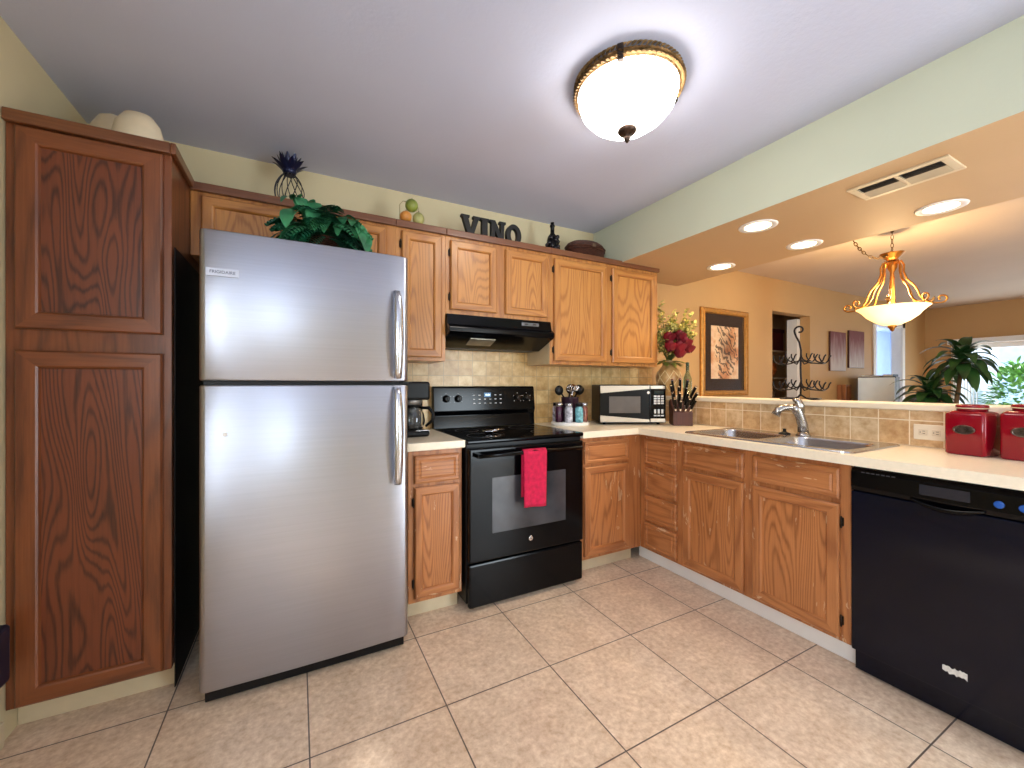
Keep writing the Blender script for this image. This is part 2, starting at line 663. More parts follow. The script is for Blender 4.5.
# bedroom beyond the white door frame: pale walls and a window
mb = MB()
mb.box(6.6, 9.35, 4.3, 4.4, 0, 2.4)
mb.box(9.35, 11.3, 4.3, 4.4, 0, 0.9)
mb.box(9.35, 11.3, 4.3, 4.4, 1.95, 2.4)
mb.box(11.3, 12.4, 4.3, 4.4, 0, 2.4)
mb.box(6.5, 6.6, YB + 0.11, 4.4, 0, 2.4)
mb.box(12.3, 12.4, YB + 0.11, 4.4, 0, 2.4)
mb.box(8.87, 12.4, YB + 0.02, YB + 0.11, 0, 2.4)
mb.box(6.5, 12.4, YB + 0.11, 4.4, 2.4, 2.5)
mb.box(6.5, 12.4, YB + 0.11, 4.4, -0.1, 0)
struct('wall_bedroom', mb, plain('pale_blue_wall', (214, 222, 236), 0.6, var=0.02))
mb = MB()
for x in (9.35, 9.95, 10.6, 11.24):
    mb.box(x, x + 0.06, 4.3, 4.36, 0.9, 1.95)
mb.box(9.35, 11.3, 4.3, 4.36, 1.40, 1.44)
struct('window_3', mb, M_white)
# door casing of the bedroom doorway
mb = MB()
for x0, x1 in ((6.99, 7.075), (7.895, 7.98)):
    mb.box(x0, x1, YB - 0.018, YB, 0, 2.12, 0.004)
mb.box(6.99, 7.98, YB - 0.018, YB, 2.035, 2.12, 0.004)
mb.box(7.07, 7.082, YB, YB + 0.11, 0, 2.04)
mb.box(7.888, 7.90, YB, YB + 0.11, 0, 2.04)
mb.box(7.07, 7.90, YB, YB + 0.11, 2.028, 2.04)
struct('trim_1', mb, M_white)

# half wall of the peninsula, its tile and its ledge
struct('wall_peninsula', MB().box(2.618, 2.735, 0.16, YB, 0, 1.083), M_dining)
struct('trim_2', MB().box(2.606, 2.6185, 0.16, YB - 0.012, 0.917, 1.083), M_splash_y)
tag(bpy.data.objects['trim_2'], 'square tan stone tiles along the half wall behind the sink', 'backsplash')
struct('trim_3', MB().box(2.598, 2.83, 0.14, YB - 0.001, 1.083, 1.115, 0.006), M_ledge)
tag(bpy.data.objects['trim_3'], 'cream ledge on top of the tiled half wall', 'ledge')
struct('trim_4', MB().box(0.46, 2.6055, YB - 0.010, YB, 0.917, 1.50).box(2.6055, 2.79, YB - 0.010, YB, 1.116, 1.344), M_splash)
tag(bpy.data.objects['trim_4'], 'square ochre tiles on the wall behind the stove', 'backsplash')


# ------------------------------------------------------------------ cabinets
class Face:
    """a cabinet front. facing '-y' or '-x'; u runs along the wall, d outward from the face plane"""

    def __init__(self, facing, plane):
        self.f = facing
        self.p = plane

    def P(self, u, d, z):
        return (u, self.p - d, z) if self.f == '-y' else (self.p - d, u, z)

    def box(self, mb, u0, u1, d0, d1, z0, z1, bevel=0.0):
        a, b = self.P(u0, d0, z0), self.P(u1, d1, z1)
        mb.box(a[0], b[0], a[1], b[1], z0, z1, bevel)


def framed_front(fc, u0, u1, z0, z1, d0, thick, fw, recess, chamf=0.006):
    """mitred frame: slot 0 = stiles (vertical grain), slot 1 = rails. returns MB and the opening"""
    mb = MB()
    bm = mb.bm
    levels = [(0, d0), (0, d0 + thick - chamf), (chamf, d0 + thick), (fw - 0.010, d0 + thick), (fw - 0.004, d0 + thick - 0.004), (fw, d0 + thick - recess)]
    vr = []
    for ins, d in levels:
        vr.append([bm.verts.new(fc.P(u, d, z)) for u, z in ((u0 + ins, z0 + ins), (u1 - ins, z0 + ins), (u1 - ins, z1 - ins), (u0 + ins, z1 - ins))])
    for a, b in zip(vr[:-1], vr[1:]):
        for i in range(4):
            j = (i + 1) % 4
            f = bm.faces.new((a[i], a[j], b[j], b[i]))
            f.material_index = 1 if i in (0, 2) else 0
    f = bm.faces.new(vr[0])
    return mb


def door(cab, fc, u0, u1, z0, z1, key, hinge=None, fw=0.055, name='door'):
    hx = 'x' if fc.f == '-y' else 'y'
    d = framed_front(fc, u0, u1, z0, z1, 0.001, 0.020, fw, 0.013).obj(name, [OAK[key + 'z'], OAK[key + hx]], cab)
    mb = MB()
    fc.box(mb, u0 + fw - 0.001, u1 - fw + 0.001, 0.002, 0.0085, z0 + fw - 0.001, z1 - fw + 0.001)
    mb.obj('panel', OAK[key + '_panel'], d)
    if hinge is not None:
        u = u0 - 0.006 if hinge < 0 else u1 + 0.006
        for z in (z0 + 0.075, z1 - 0.075):
            h = MB()
            h.cyl(fc.P(u, 0.010, z - 0.020), fc.P(u, 0.010, z + 0.020), 0.004, 8)
            h.ball(fc.P(u, 0.010, z + 0.022), 0.004, 8)
            h.ball(fc.P(u, 0.010, z - 0.022), 0.004, 8)
            fc.box(h, u - 0.006, u + 0.006, 0.0, 0.005, z - 0.018, z + 0.018)
            h.obj('hinge', M_hinge, d, label='dark metal hinge')
    return d


def drawer(cab, fc, u0, u1, z0, z1, key):
    hx = 'x' if fc.f == '-y' else 'y'
    mb = MB()
    bm = mb.bm
    levels = [(0, 0.001), (0, 0.014), (0.008, 0.0185), (0.020, 0.0185), (0.026, 0.015), (0.034, 0.019)]
    vr = []
    for ins, d in levels:
        vr.append([bm.verts.new(fc.P(u, d, z)) for u, z in ((u0 + ins, z0 + ins), (u1 - ins, z0 + ins), (u1 - ins, z1 - ins), (u0 + ins, z1 - ins))])
    for a, b in zip(vr[:-1], vr[1:]):
        for i in range(4):
            j = (i + 1) % 4
            bm.faces.new((a[i], a[j], b[j], b[i]))
    bm.faces.new(vr[0])
    bm.faces.new(vr[-1])
    return mb.obj('drawer', OAK[key + hx], cab)


def carcass(cab, fc, u0, u1, z0, z1, depth, key, opens, stile=0.03):
    """box body plus a face frame"""
    mb = MB()
    fc.box(mb, u0, u1, -depth, -0.018, z0, z1)
    mb.obj('body', OAK[key + 'z'], cab)
    mb = MB()
    fc.box(mb, u0, u1, -0.0179, 0.0, z0, z1, 0.0012)
    hx = OAK[key + 'z']
    mb.obj('face_frame', hx, cab)


FB = Face('-y', 2.05)      # base cabinets on the back wall
FU = Face('-y', 2.32)      # wall cabinets
FP = Face('-x', 2.075)     # peninsula cabinets
FT = Face('-y', 2.02)      # pantry


def crown(cab, fc, u0, u1, z0, z1, out, side_depth=None, mat=None):
    mb = MB()
    fc.box(mb, u0, u1, 0.0005, out, z0, z1, 0.004)
    if side_depth:
        mb.box(u1 - 0.0, u1 + 0.018, fc.p - out, fc.p + side_depth, z0, z1, 0.004)
    mb.obj('crown_strip', mat or M_crown, cab, label='dark wooden top strip')


# pantry
t = thing('pantry_cabinet', 'tall reddish oak pantry cabinet, coloured darker for shade, with two doors left of the refrigerator', 'cabinet', (-0.655, 2.3, 0))
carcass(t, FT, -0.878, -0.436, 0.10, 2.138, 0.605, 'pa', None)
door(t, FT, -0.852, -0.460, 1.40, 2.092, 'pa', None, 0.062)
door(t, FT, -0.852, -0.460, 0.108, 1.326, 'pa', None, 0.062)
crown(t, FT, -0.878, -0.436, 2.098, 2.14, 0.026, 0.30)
MB().box(-0.436, -0.4335, 2.06, 2.60, 0.0, 1.755).obj('side_panel', plain('black_shade_sheet', (10, 10, 18), 0.6), t, label='black sheet holding the deep shade between pantry and refrigerator')  # thin black sheet added to stand for shade in the gap
MB().box(-0.878, -0.437, 2.09, 2.6, 0, 0.10).obj('toe_kick', M_toe, t, label='cream toe board')

# wall cabinets
t = thing('wall_cabinet', 'short oak wall cabinet over the refrigerator, half hidden by the fern', 'cabinet', (0.03, 2.45, 1.84))
carcass(t, FU, -0.434, 0.482, 1.80, 2.128, 0.305, 'up', None)
door(t, FU, -0.392, 0.005, 1.82, 2.075, 'up', None, 0.05)
door(t, FU, 0.045, 0.434, 1.82, 2.075, 'up', None, 0.05)
crown(t, FU, -0.434, 0.482, 2.092, 2.130, 0.024)
t = thing('wall_cabinet', 'narrow one-door oak wall cabinet between refrigerator and range hood', 'cabinet', (0.63, 2.45, 1.345))
carcass(t, FU, 0.4825, 0.775, 1.345, 2.128, 0.305, 'up', None)
door(t, FU, 0.516, 0.748, 1.365, 2.075, 'up', -1, 0.05)
crown(t, FU, 0.4825, 0.775, 2.092, 2.130, 0.024)
t = thing('wall_cabinet', 'two-door oak wall cabinet mounted directly above the black range hood', 'cabinet', (1.14, 2.45, 1.63))
carcass(t, FU, 0.7755, 1.512, 1.630, 2.128, 0.305, 'up', None)
door(t, FU, 0.803, 1.106, 1.655, 2.068, 'up', -1, 0.05)
door(t, FU, 1.169, 1.486, 1.655, 2.068, 'up', None, 0.05)
crown(t, FU, 0.7755, 1.512, 2.092, 2.130, 0.024)
t = thing('wall_cabinet', 'wide two-door oak wall cabinet hanging above the microwave', 'cabinet', (2.02, 2.45, 1.345))
carcass(t, FU, 1.5125, 2.53, 1.345, 2.128, 0.305, 'up', None)
door(t, FU, 1.542, 1.997, 1.367, 2.066, 'up', -1, 0.052)
door(t, FU, 2.054, 2.494, 1.367, 2.066, 'up', -1, 0.052)
crown(t, FU, 1.5125, 2.53, 2.092, 2.130, 0.024)
MB().box(1.5095, 1.5124, 2.325, 2.62, 1.345, 1.63).obj('side_panel', M_beige, t, label='pale beige side panel beside the range hood')

# base cabinets, back wall
t = thing('base_cabinet', 'narrow oak base cabinet with one drawer between refrigerator and stove', 'cabinet', (0.63, 2.3, 0))
carcass(t, FB, 0.49, 0.776, 0.10, 0.874, 0.56, 'ba', None)
drawer(t, FB, 0.520, 0.758, 0.705, 0.845, 'ba')
door(t, FB, 0.520, 0.758, 0.125, 0.685, 'ba', -1, 0.045)
MB().box(0.49, 0.776, 2.12, 2.6, 0, 0.10).obj('toe_kick', M_toe, t, label='cream toe board')
t = thing('base_cabinet', 'oak base cabinet with one drawer in the corner right of the stove', 'cabinet', (1.77, 2.3, 0))
carcass(t, FB, 1.556, 2.0745, 0.10, 0.874, 0.56, 'ba', None)
drawer(t, FB, 1.588, 1.955, 0.705, 0.845, 'ba')
door(t, FB, 1.588, 1.955, 0.125, 0.685, 'ba', None, 0.05)
MB().box(1.556, 2.055, 2.12, 2.6, 0, 0.10).obj('toe_kick', M_toe, t, label='cream toe board')

# base cabinets, peninsula
t = thing('drawer_cabinet', 'oak base cabinet with a stack of four drawers in the inner corner', 'cabinet', (2.3, 1.87, 0))
carcass(t, FP, 1.715, 2.049, 0.10, 0.874, 0.50, 'ba', None)
for z0, z1 in ((0.12, 0.285), (0.305, 0.465), (0.485, 0.65), (0.67, 0.845)):
    drawer(t, FP, 1.742, 2.000, z0, z1, 'ba')
t = thing('sink_cabinet', 'worn oak sink base cabinet with two doors and two false drawer fronts', 'cabinet', (2.3, 1.28, 0))
# body left open above so the sink bowls hang inside
mb = MB()
mb.box(2.093, 2.575, 0.852, 0.870, 0.10, 0.874)
mb.box(2.093, 2.575, 1.697, 1.7145, 0.10, 0.874)
mb.box(2.557, 2.575, 0.870, 1.697, 0.10, 0.874)
mb.box(2.093, 2.575, 0.852, 1.7145, 0.10, 0.118)
mb.obj('body', OAK['baz'], t)
mb = MB()
FP.box(mb, 0.852, 1.7145, -0.0179, 0.0, 0.10, 0.874, 0.0012)
mb.obj('face_frame', OAK['baz'], t)
drawer(t, FP, 1.316, 1.690, 0.715, 0.845, 'ba')
drawer(t, FP, 0.890, 1.268, 0.715, 0.845, 'ba')
door(t, FP, 1.316, 1.690, 0.118, 0.692, 'ba', None, 0.052)
door(t, FP, 0.890, 1.268, 0.118, 0.692, 'ba', -1, 0.052)
# white toe board along the peninsula
o = struct('trim_5', MB().box(2.130, 2.145, 0.835, 2.119, 0, 0.098, 0.003), M_white)
tag(o, 'white toe board along the floor under the peninsula cabinets', 'toe board')

# worktops
t = tag(MB().box(0.462, 0.780, 2.005, YB - 0.011, 0.875, 0.915, 0.004).obj('countertop', M_counter), 'short cream countertop with the coffee maker on it, left of the stove', 'countertop')
SX0, SX1, SY0, SY1 = 2.10, 2.515, 0.88, 1.66
mb = MB()
mb.box(1.552, 2.6055, 2.005, YB - 0.011, 0.875, 0.915)
mb.box(2.012, SX0, 0.20, 2.005, 0.875, 0.915)
mb.box(SX1, 2.6055, 0.20, 2.005, 0.875, 0.915)
mb.box(SX0, SX1, 0.20, SY0, 0.875, 0.915)
mb.box(SX0, SX1, SY1, 2.005, 0.875, 0.915)
cto = mb.obj('countertop', M_counter)
tag(cto, 'long L-shaped cream countertop holding the sink and the microwave', 'countertop')

# ------------------------------------------------------------------ refrigerator
t = thing('refrigerator', 'stainless steel top-freezer refrigerator between pantry and stove', 'refrigerator', (0.06, 2.2, 0))
FX0, FX1 = -0.325, 0.446
MB().box(FX0 + 0.008, FX1 - 0.008, 1.93, 2.58, 0.03, 1.775, 0.008).obj('cabinet_body', M_blackt, t)


def fdoor(name, z0, z1):
    rings = []
    mbd = MB()
    # rounded vertical edges in plan
    prof = []
    r = 0.022
    yf, yb = 1.858, 1.924
    for k in range(7):
        a = PI + k / 6 * PI / 2
        prof.append((FX0 + r + math.cos(a) * r, yf + r + math.sin(a) * r))
    # slight belly across the front
    n = 10
    for k in range(1, n):
        s = k / n
        prof.append((FX0 + r + (FX1 - FX0 - 2 * r) * s, yf - 0.006 * math.sin(PI * s)))
    for k in range(7):
        a = 1.5 * PI + k / 6 * PI / 2
        prof.append((FX1 - r + math.cos(a) * r, yf + r + math.sin(a) * r))
    prof += [(FX1, yb), (FX0, yb)]
    cx, cy = (FX0 + FX1) / 2, 1.89

    def ring(z, ins):
        return [(x + (ins if x < cx else -ins) * min(1, abs(x - cx) / 0.3), y + (ins if y < cy else -ins * 0), z) for x, y in prof]
    mbd.loops([ring(z0, 0.006), ring(z0 + 0.002, 0.002), ring(z0 + 0.006, 0), ring(z1 - 0.006, 0), ring(z1 - 0.002, 0.002), ring(z1, 0.006)])
    return mbd.obj(name, M_steel, t)


fr = fdoor('freezer_door', 1.222, 1.788)
fd = fdoor('fridge_door', 0.062, 1.206)
MB().box(FX0 + 0.012, FX1 - 0.012, 1.885, 1.929, 1.200, 1.228).obj('door_gasket', M_blackm, t, label='black gap between the two doors')
MB().box(FX0 + 0.015, FX1 - 0.015, 1.885, 1.929, 0.012, 0.06, 0.004).obj('kick_grille', M_blackm, t, label='black kick grille')
for x in (FX0 + 0.05, FX1 - 0.05):
    MB().lathe([(0.018, -0.012), (0.02, -0.008), (0.02, 0.008), (0.018, 0.012)], (x, 1.95, 0.021), 16, 'x').obj('wheel', M_blackm, t)
MB().box(FX1 - 0.03, FX1 + 0.012, 1.87, 1.95, 1.207, 1.221, 0.003).obj('hinge', M_blackm, t, label='black middle hinge')


def fhandle(parent, z0, z1, flip):
    mbh = MB()
    rings = []
    n = 14
    xc = 0.392
    for k in range(n + 1):
        s = k / n
        z = z0 + (z1 - z0) * s
        e = s if not flip else 1 - s        # e=1 at the gap end
        bow = 0.020 + 0.036 * math.sin(PI * min(1, 0.10 + 0.9 * s)) ** 0.6
        w = 0.016 + 0.006 * math.sin(PI * s)
        y = 1.858 - bow
        rings.append([(xc - w, y + 0.008, z), (xc - w * 0.6, y - 0.004, z), (xc + w * 0.6, y - 0.004, z), (xc + w, y + 0.008, z), (xc + w * 0.6, y + 0.016, z), (xc - w * 0.6, y + 0.016, z)])
    mbh.loops(rings)
    for z in (z0 + 0.012, z1 - 0.012):
        mbh.box(xc - 0.012, xc + 0.012, 1.833, 1.859, z - 0.014, z + 0.014, 0.004)
    mbh.obj('handle', M_handle, parent, label='bowed silver handle')


fhandle(fr, 1.235, 1.625, False)
fhandle(fd, 0.765, 1.195, True)
MB().box(-0.302, -0.199, 1.851, 1.8565, 1.613, 1.643, 0.001).obj('badge', plain('badge_white', (196, 200, 214), 0.35, 0.2), fr, label='small pale maker badge')
text('lettering', 'FRIGIDAIRE', 0.016, (-0.250, 1.8503, 1.628), (R(90), 0, 0), plain('badge_ink', (70, 74, 92), 0.4), bpy.data.objects['badge'])
MB().lathe([(0.008, 0), (0.008, 0.004), (0.005, 0.006)], (-0.243, 1.851, 1.02), 12, 'y').obj('screw_cap', M_white, fd)

# ------------------------------------------------------------------ range (stove)
t = thing('range', 'black freestanding electric range with a glass door and a backguard', 'stove', (1.165, 2.3, 0))
X0, X1 = 0.784, 1.546
MB().box(X0 + 0.004, X1 - 0.004, 2.02, 2.60, 0.04, 0.890, 0.004).obj('body', M_blackm, t)
MB().box(X0 - 0.001, X1 + 0.001, 1.992, 2.565, 0.891, 0.914, 0.008).obj('cooktop', M_black, t)
for (x, y, r) in ((0.95, 2.15, 0.10), (1.36, 2.15, 0.085), (0.95, 2.42, 0.075), (1.36, 2.42, 0.10)):
    MB().lathe([(r, 0.9141), (r, 0.9146), (r - 0.004, 0.9146), (r - 0.004, 0.9141)], (x, y, 0), 40, 'z', False, False).obj('burner_ring', plain('burner_grey', (52, 52, 56), 0.3), t)
# oven door
dr = MB().box(X0 + 0.010, X1 - 0.010, 1.984, 2.019, 0.262, 0.868, 0.008).obj('oven_door', M_black, t)
MB().box(0.925, 1.405, 1.9828, 1.990, 0.405, 0.705, 0.001).obj('oven_window', plain('smoky_oven_window', (62, 62, 66), 0.06, var=0.25, scale=5), dr, label='smoky grey oven window')
mb = MB()
mb.tube([(X0 + 0.05, 1.946, 0.832), (1.165, 1.940, 0.835), (X1 - 0.05, 1.946, 0.832)], 0.0115, 12)
for x in (X0 + 0.055, X1 - 0.055):
    mb.box(x - 0.014, x + 0.014, 1.944, 1.986, 0.821, 0.843, 0.004)
mb.obj('handle', M_black, dr)
bd = MB().lathe([(0.0135, 0.0), (0.0135, -0.003), (0.011, -0.0045)], (1.165, 1.984, 0.338), 24, 'y').obj('badge', M_chrome, dr, label='round silver badge')
mb = MB()
mb.tube([(1.165 + math.cos(a) * 0.0065, 1.9792, 0.338 + math.sin(a) * 0.0065) for a in [2 * PI * k / 16 for k in range(16)]], 0.0009, 5, True)
mb.tube([(1.1605, 1.979, 0.338), (1.163, 1.979, 0.341), (1.166, 1.979, 0.335), (1.1695, 1.979, 0.339)], 0.0009, 5)
mb.obj('emblem', plain('emblem_grey', (90, 90, 96), 0.4), bd)
MB().box(X0 + 0.010, X1 - 0.010, 1.990, 2.019, 0.022, 0.252, 0.010).obj('storage_drawer', M_black, t)
for x in (X0 + 0.05, X1 - 0.05):
    for y in (2.05, 2.55):
        MB().lathe([(0.018, 0), (0.018, 0.012), (0.010, 0.016), (0.010, 0.042)], (x, y, 0), 12).obj('foot', M_blackm, t)
# backguard with a tilted, round-cornered face
mb = MB()
mb.prism([(2.560, 0.915), (2.600, 0.915), (2.612, 1.192), (2.585, 1.195), (2.572, 1.185), (2.556, 1.03), (2.575, 1.0)], 'x', X0 - 0.008, X1 - 0.008, 0.004)
bgd = mb.obj('backguard', M_black, t)


def on_bg(x, z, d=0.0):       # a point on the sloping control face
    s = (z - 1.03) / (1.185 - 1.03)
    return Vector((x, 2.556 + 0.016 * s - d, z))


for x, m in ((0.862, M_blackm), (0.945, M_blackm), (1.395, M_chrome), (1.470, M_chrome)):
    k = MB()
    k.lathe([(0.025, 0.0), (0.024, -0.008), (0.019, -0.014), (0.017, -0.028), (0.013, -0.030)], on_bg(x, 1.112), 20, 'y')
    k.box(x - 0.004, x + 0.004, on_bg(x, 1.112).y - 0.036, on_bg(x, 1.112).y - 0.020, 1.094, 1.130, 0.002)
    k.obj('knob', M_blackm if m is M_blackm else plain('knob_reflection', (70, 66, 62), 0.12, 0.8), bgd)  # right-hand pair coloured metallic to imitate a reflection on black knobs
M_mark = plain('white_print', (205, 205, 205), 0.5, var=0.02)
for cx in (0.862, 0.945, 1.395, 1.470):
    for k in range(9):
        if k % 2:
            continue
        a = R(-130 + k * 32.5) + PI / 2
        p = on_bg(cx + math.cos(a) * 0.034, 1.112 + math.sin(a) * 0.034, 0.0006)
        MB().box(p.x - 0.0022, p.x + 0.0022, p.y - 0.0008, p.y + 0.0008, p.z - 0.0022, p.z + 0.0022).obj('dial_mark', M_mark, bgd)
for r in range(3):
    for c in range(6):
        if 2 <= c <= 3 and r == 2:
            continue
        p = on_bg(1.06 + c * 0.040, 1.078 + r * 0.028, 0.0006)
        MB().box(p.x - 0.007, p.x + 0.007, p.y - 0.0008, p.y + 0.0008, p.z - 0.0025, p.z + 0.0025).obj('touch_key', M_mark, bgd)
p = on_bg(1.16, 1.134)
MB().box(1.135, 1.185, p.y - 0.0025, p.y + 0.003, 1.120, 1.150).obj('clock_display', emit('clock_glow', (120, 190, 255), 0.25, (10, 14, 22)), bgd)
text('clock_digits', '10:24', 0.017, (1.16, p.y - 0.0032, 1.135), (R(90), 0, 0), emit('digit_glow', (190, 235, 255), 1.6), bgd)

# towel over the oven handle
mb = MB()
nu, nv = 10, 26
rows = []
for j in range(nv + 1):
    s = j / nv
    row = []
    for i in range(nu + 1):
        u = i / nu
        x = 1.090 + 0.146 * u + (0.006 * (s - 0.3)) * (1 if u > 0.5 else -0.2)
        L1, L2, rr = 0.30, 0.25, 0.016
        tot = L1 + L2 + PI * rr
        q = s * tot
        if q < L1:
            y, z = 1.9265, 0.836 - (L1 - q)
        elif q < L1 + PI * rr:
            a = (q - L1) / rr
            y, z = 1.9425 - math.cos(a) * rr, 0.836 + math.sin(a) * rr
        else:
            y, z = 1.9585, 0.836 - (q - L1 - PI * rr)
        hang = max(0, (0.83 - z) / 0.3)
        yy = y - (0.004 * math.sin(u * 9 + 1) * hang if q < L1 else 0)
        row.append((x, yy, z - 0.010 * u * (1 if q < L1 else 0)))
    rows.append(row)
mb.loops(rows, close=False)
tw = mb.obj('dish_towel', M_pink)
sm = tw.modifiers.new('thick', 'SOLIDIFY')
sm.thickness = 0.005
tag(tw, 'crimson pink dish towel hanging from the oven door handle', 'towel')

# shiny spoon rest on the cooktop
t = thing('spoon_rest', 'small shiny spoon rest lying on the black cooktop', 'spoon rest', (1.02, 2.22, 0.915))
mb = MB()
mb.lathe([(0.0, 0.003), (0.03, 0.003), (0.048, 0.014), (0.052, 0.016), (0.046, 0.011), (0.03, 0.0), (0.0, 0.0)], (1.02, 2.22, 0.9147), 24, sq=0.6)
mb.obj('dish', M_chrome, t)
MB().tube([(1.035, 2.225, 0.926), (1.07, 2.235, 0.932), (1.13, 2.25, 0.928)], [0.006, 0.005, 0.007], 8).obj('grip', M_chrome, t)

# ------------------------------------------------------------------ range hood
t = thing('range_hood', 'black under-cabinet range hood above the stove', 'range hood', (1.14, 2.4, 1.44))
mb = MB()
HX0, HX1 = 0.778, 1.508
mb.prism([(2.622, 1.628), (2.300, 1.628), (2.294, 1.566), (2.262, 1.552), (2.252, 1.546), (2.252, 1.520), (2.262, 1.512), (2.450, 1.440), (2.622, 1.440)], 'x', HX0, HX1, 0.004)
hd = mb.obj('hood_shell', M_black, t)
MB().box(1.28, 1.41, 2.2935, 2.2985, 1.588, 1.610, 0.002).obj('switch_panel', plain('switch_grey', (120, 122, 126), 0.25, 0.6), t)
for x in (1.315, 1.375):
    MB().box(x - 0.012, x + 0.012, 2.290, 2.2945, 1.594, 1.604, 0.0015).obj('switch', M_blackm, t)
sl = Vector((0, 0.188, -0.072)).normalized()


def on_slope(u0, u1, s0, s1, out):
    c = Vector(((u0 + u1) / 2, 2.262, 1.512)) + sl * (s0 + s1) / 2
    nrm = Vector((0, -0.072, -0.188)).normalized()
    return MB().obox(c + nrm * out, (1, 0, 0), sl, u1 - u0, s1 - s0, 0.006, 0.001)


on_slope(0.935, 1.105, 0.060, 0.150, 0.001).obj('light_lens', plain('hood_light_lens', (170, 160, 140), 0.15, 0.5, var=0.12, scale=14), t, label='pale metallic light lens')
MB().box(0.84, 1.46, 2.47, 2.60, 1.4375, 1.4405, 0.001).obj('filter', plain('grease_filter', (90, 90, 92), 0.5, 0.7, bump=0.5), t)

# ------------------------------------------------------------------ sink and faucet


def rrect(x0, x1, y0, y1, r, z, n=6):
    pts = []
    for cx, cy, a0 in ((x1 - r, y1 - r, 0), (x0 + r, y1 - r, 90), (x0 + r, y0 + r, 180), (x1 - r, y0 + r, 270)):
        for k in range(n + 1):
            a = R(a0 + 90 * k / n)
            pts.append((cx + math.cos(a) * r, cy + math.sin(a) * r, z))
    return pts


t = thing('sink', 'stainless steel double-bowl sink set into the countertop', 'sink', (2.3, 1.27, 0.915))
RX0, RX1, RY0, RY1 = 2.062, 2.552, 0.848, 1.692
B1 = (2.104, 2.440, 0.885, 1.252)
B2 = (2.104, 2.440, 1.284, 1.655)
bm = bmesh.new()
zt = 0.922


def addloop(pts):
    vs_ = [bm.verts.new(p) for p in pts]
    return vs_, [bm.edges.new((vs_[i], vs_[(i + 1) % len(vs_)])) for i in range(len(vs_))]


ov, oe = addloop(rrect(RX0, RX1, RY0, RY1, 0.035, zt))
h1, e1 = addloop(rrect(*B1, 0.06, zt))
h2, e2 = addloop(rrect(*B2, 0.06, zt))
bmesh.ops.triangle_fill(bm, use_beauty=True, edges=oe + e1 + e2)
ob = [bm.verts.new(p) for p in rrect(RX0 - 0.004, RX1 + 0.004, RY0 - 0.004, RY1 + 0.004, 0.038, 0.9158)]
for i in range(len(ov)):
    j = (i + 1) % len(ov)
    bm.faces.new((ov[i], ov[j], ob[j], ob[i]))
mb = MB()
mb.bm.free()
mb.bm = bm
mb.obj('rim', M_steel2, t)
for B in (B1, B2):
    mb = MB()
    mb.loops([rrect(B[0], B[1], B[2], B[3], 0.06, zt), rrect(B[0] + 0.006, B[1] - 0.006, B[2] + 0.006, B[3] - 0.006, 0.056, zt - 0.010),
              rrect(B[0] + 0.012, B[1] - 0.012, B[2] + 0.012, B[3] - 0.012, 0.055, zt - 0.15), rrect(B[0] + 0.035, B[1] - 0.035, B[2] + 0.035, B[3] - 0.035, 0.045, zt - 0.178)], True, False, True)
    b = mb.obj('bowl', M_steel2, t)
    cx, cy = (B[0] + B[1]) / 2, (B[2] + B[3]) / 2
    MB().lathe([(0.045, 0.0), (0.043, 0.004), (0.03, 0.002), (0.0, 0.001)], (cx, cy, zt - 0.178), 24).obj('drain', M_chrome, b)
t = thing('faucet', 'brushed nickel pull-out faucet rising behind the sink', 'faucet', (2.49, 1.245, 0.922))
fx, fy = 2.492, 1.245
MB().lathe([(0.036, 0), (0.036, 0.006), (0.029, 0.012), (0.027, 0.02)], (fx, fy, zt), 24, sq=1.0).obj('base', M_nickel, t)
dv = Vector((-0.80, 0.60, 0)).normalized()
C0 = Vector((fx, fy, zt))
pts = [C0 + Vector((0, 0, 0.015)), C0 + dv * 0.004 + Vector((0, 0, 0.06)), C0 + dv * 0.016 + Vector((0, 0, 0.105)), C0 + dv * 0.034 + Vector((0, 0, 0.145)), C0 + dv * 0.055 + Vector((0, 0, 0.165))]
MB().tube(pts, [0.027, 0.025, 0.024, 0.026, 0.022], 18).obj('body', M_nickel, t)
pts = [C0 + dv * 0.030 + Vector((0, 0, 0.140)), C0 + dv * 0.065 + Vector((0, 0, 0.158)), C0 + dv * 0.10 + Vector((0, 0, 0.156)), C0 + dv * 0.128 + Vector((0, 0, 0.142)), C0 + dv * 0.143 + Vector((0, 0, 0.112))]
MB().tube(pts, [0.018, 0.019, 0.019, 0.021, 0.022], 16).obj('spout', M_nickel, t)
pts = [C0 + dv * 0.018 + Vector((0, 0, 0.125)), C0 + dv * 0.020 + Vector((0, 0, 0.165)), C0 + dv * 0.030 + Vector((0, 0, 0.192)), C0 + dv * 0.052 + Vector((0, 0, 0.203))]
MB().tube(pts, [0.022, 0.025, 0.020, 0.007], 16).obj('lever', M_nickel, t)
t = thing('drain_stopper', 'black rubber sink stopper lying beside the faucet base', 'stopper', (2.475, 1.335, 0.922))
MB().lathe([(0.030, 0), (0.030, 0.006), (0.020, 0.010), (0.010, 0.014), (0.008, 0.026), (0.012, 0.030), (0.0, 0.032)], (2.475, 1.335, zt + 0.0003), 20).obj('plug', M_blackm, t)

# ------------------------------------------------------------------ dishwasher
t = thing('dishwasher', 'black built-in dishwasher under the right end of the countertop', 'dishwasher', (2.3, 0.54, 0))
DY0, DY1 = 0.236, 0.846
MB().box(2.082, 2.57, DY0, DY1, 0.10, 0.866).obj('tub', M_blackm, t)
dd = MB().box(2.050, 2.081, DY0 + 0.004, DY1 - 0.004, 0.105, 0.765, 0.004).obj('front_panel', M_navy, t)
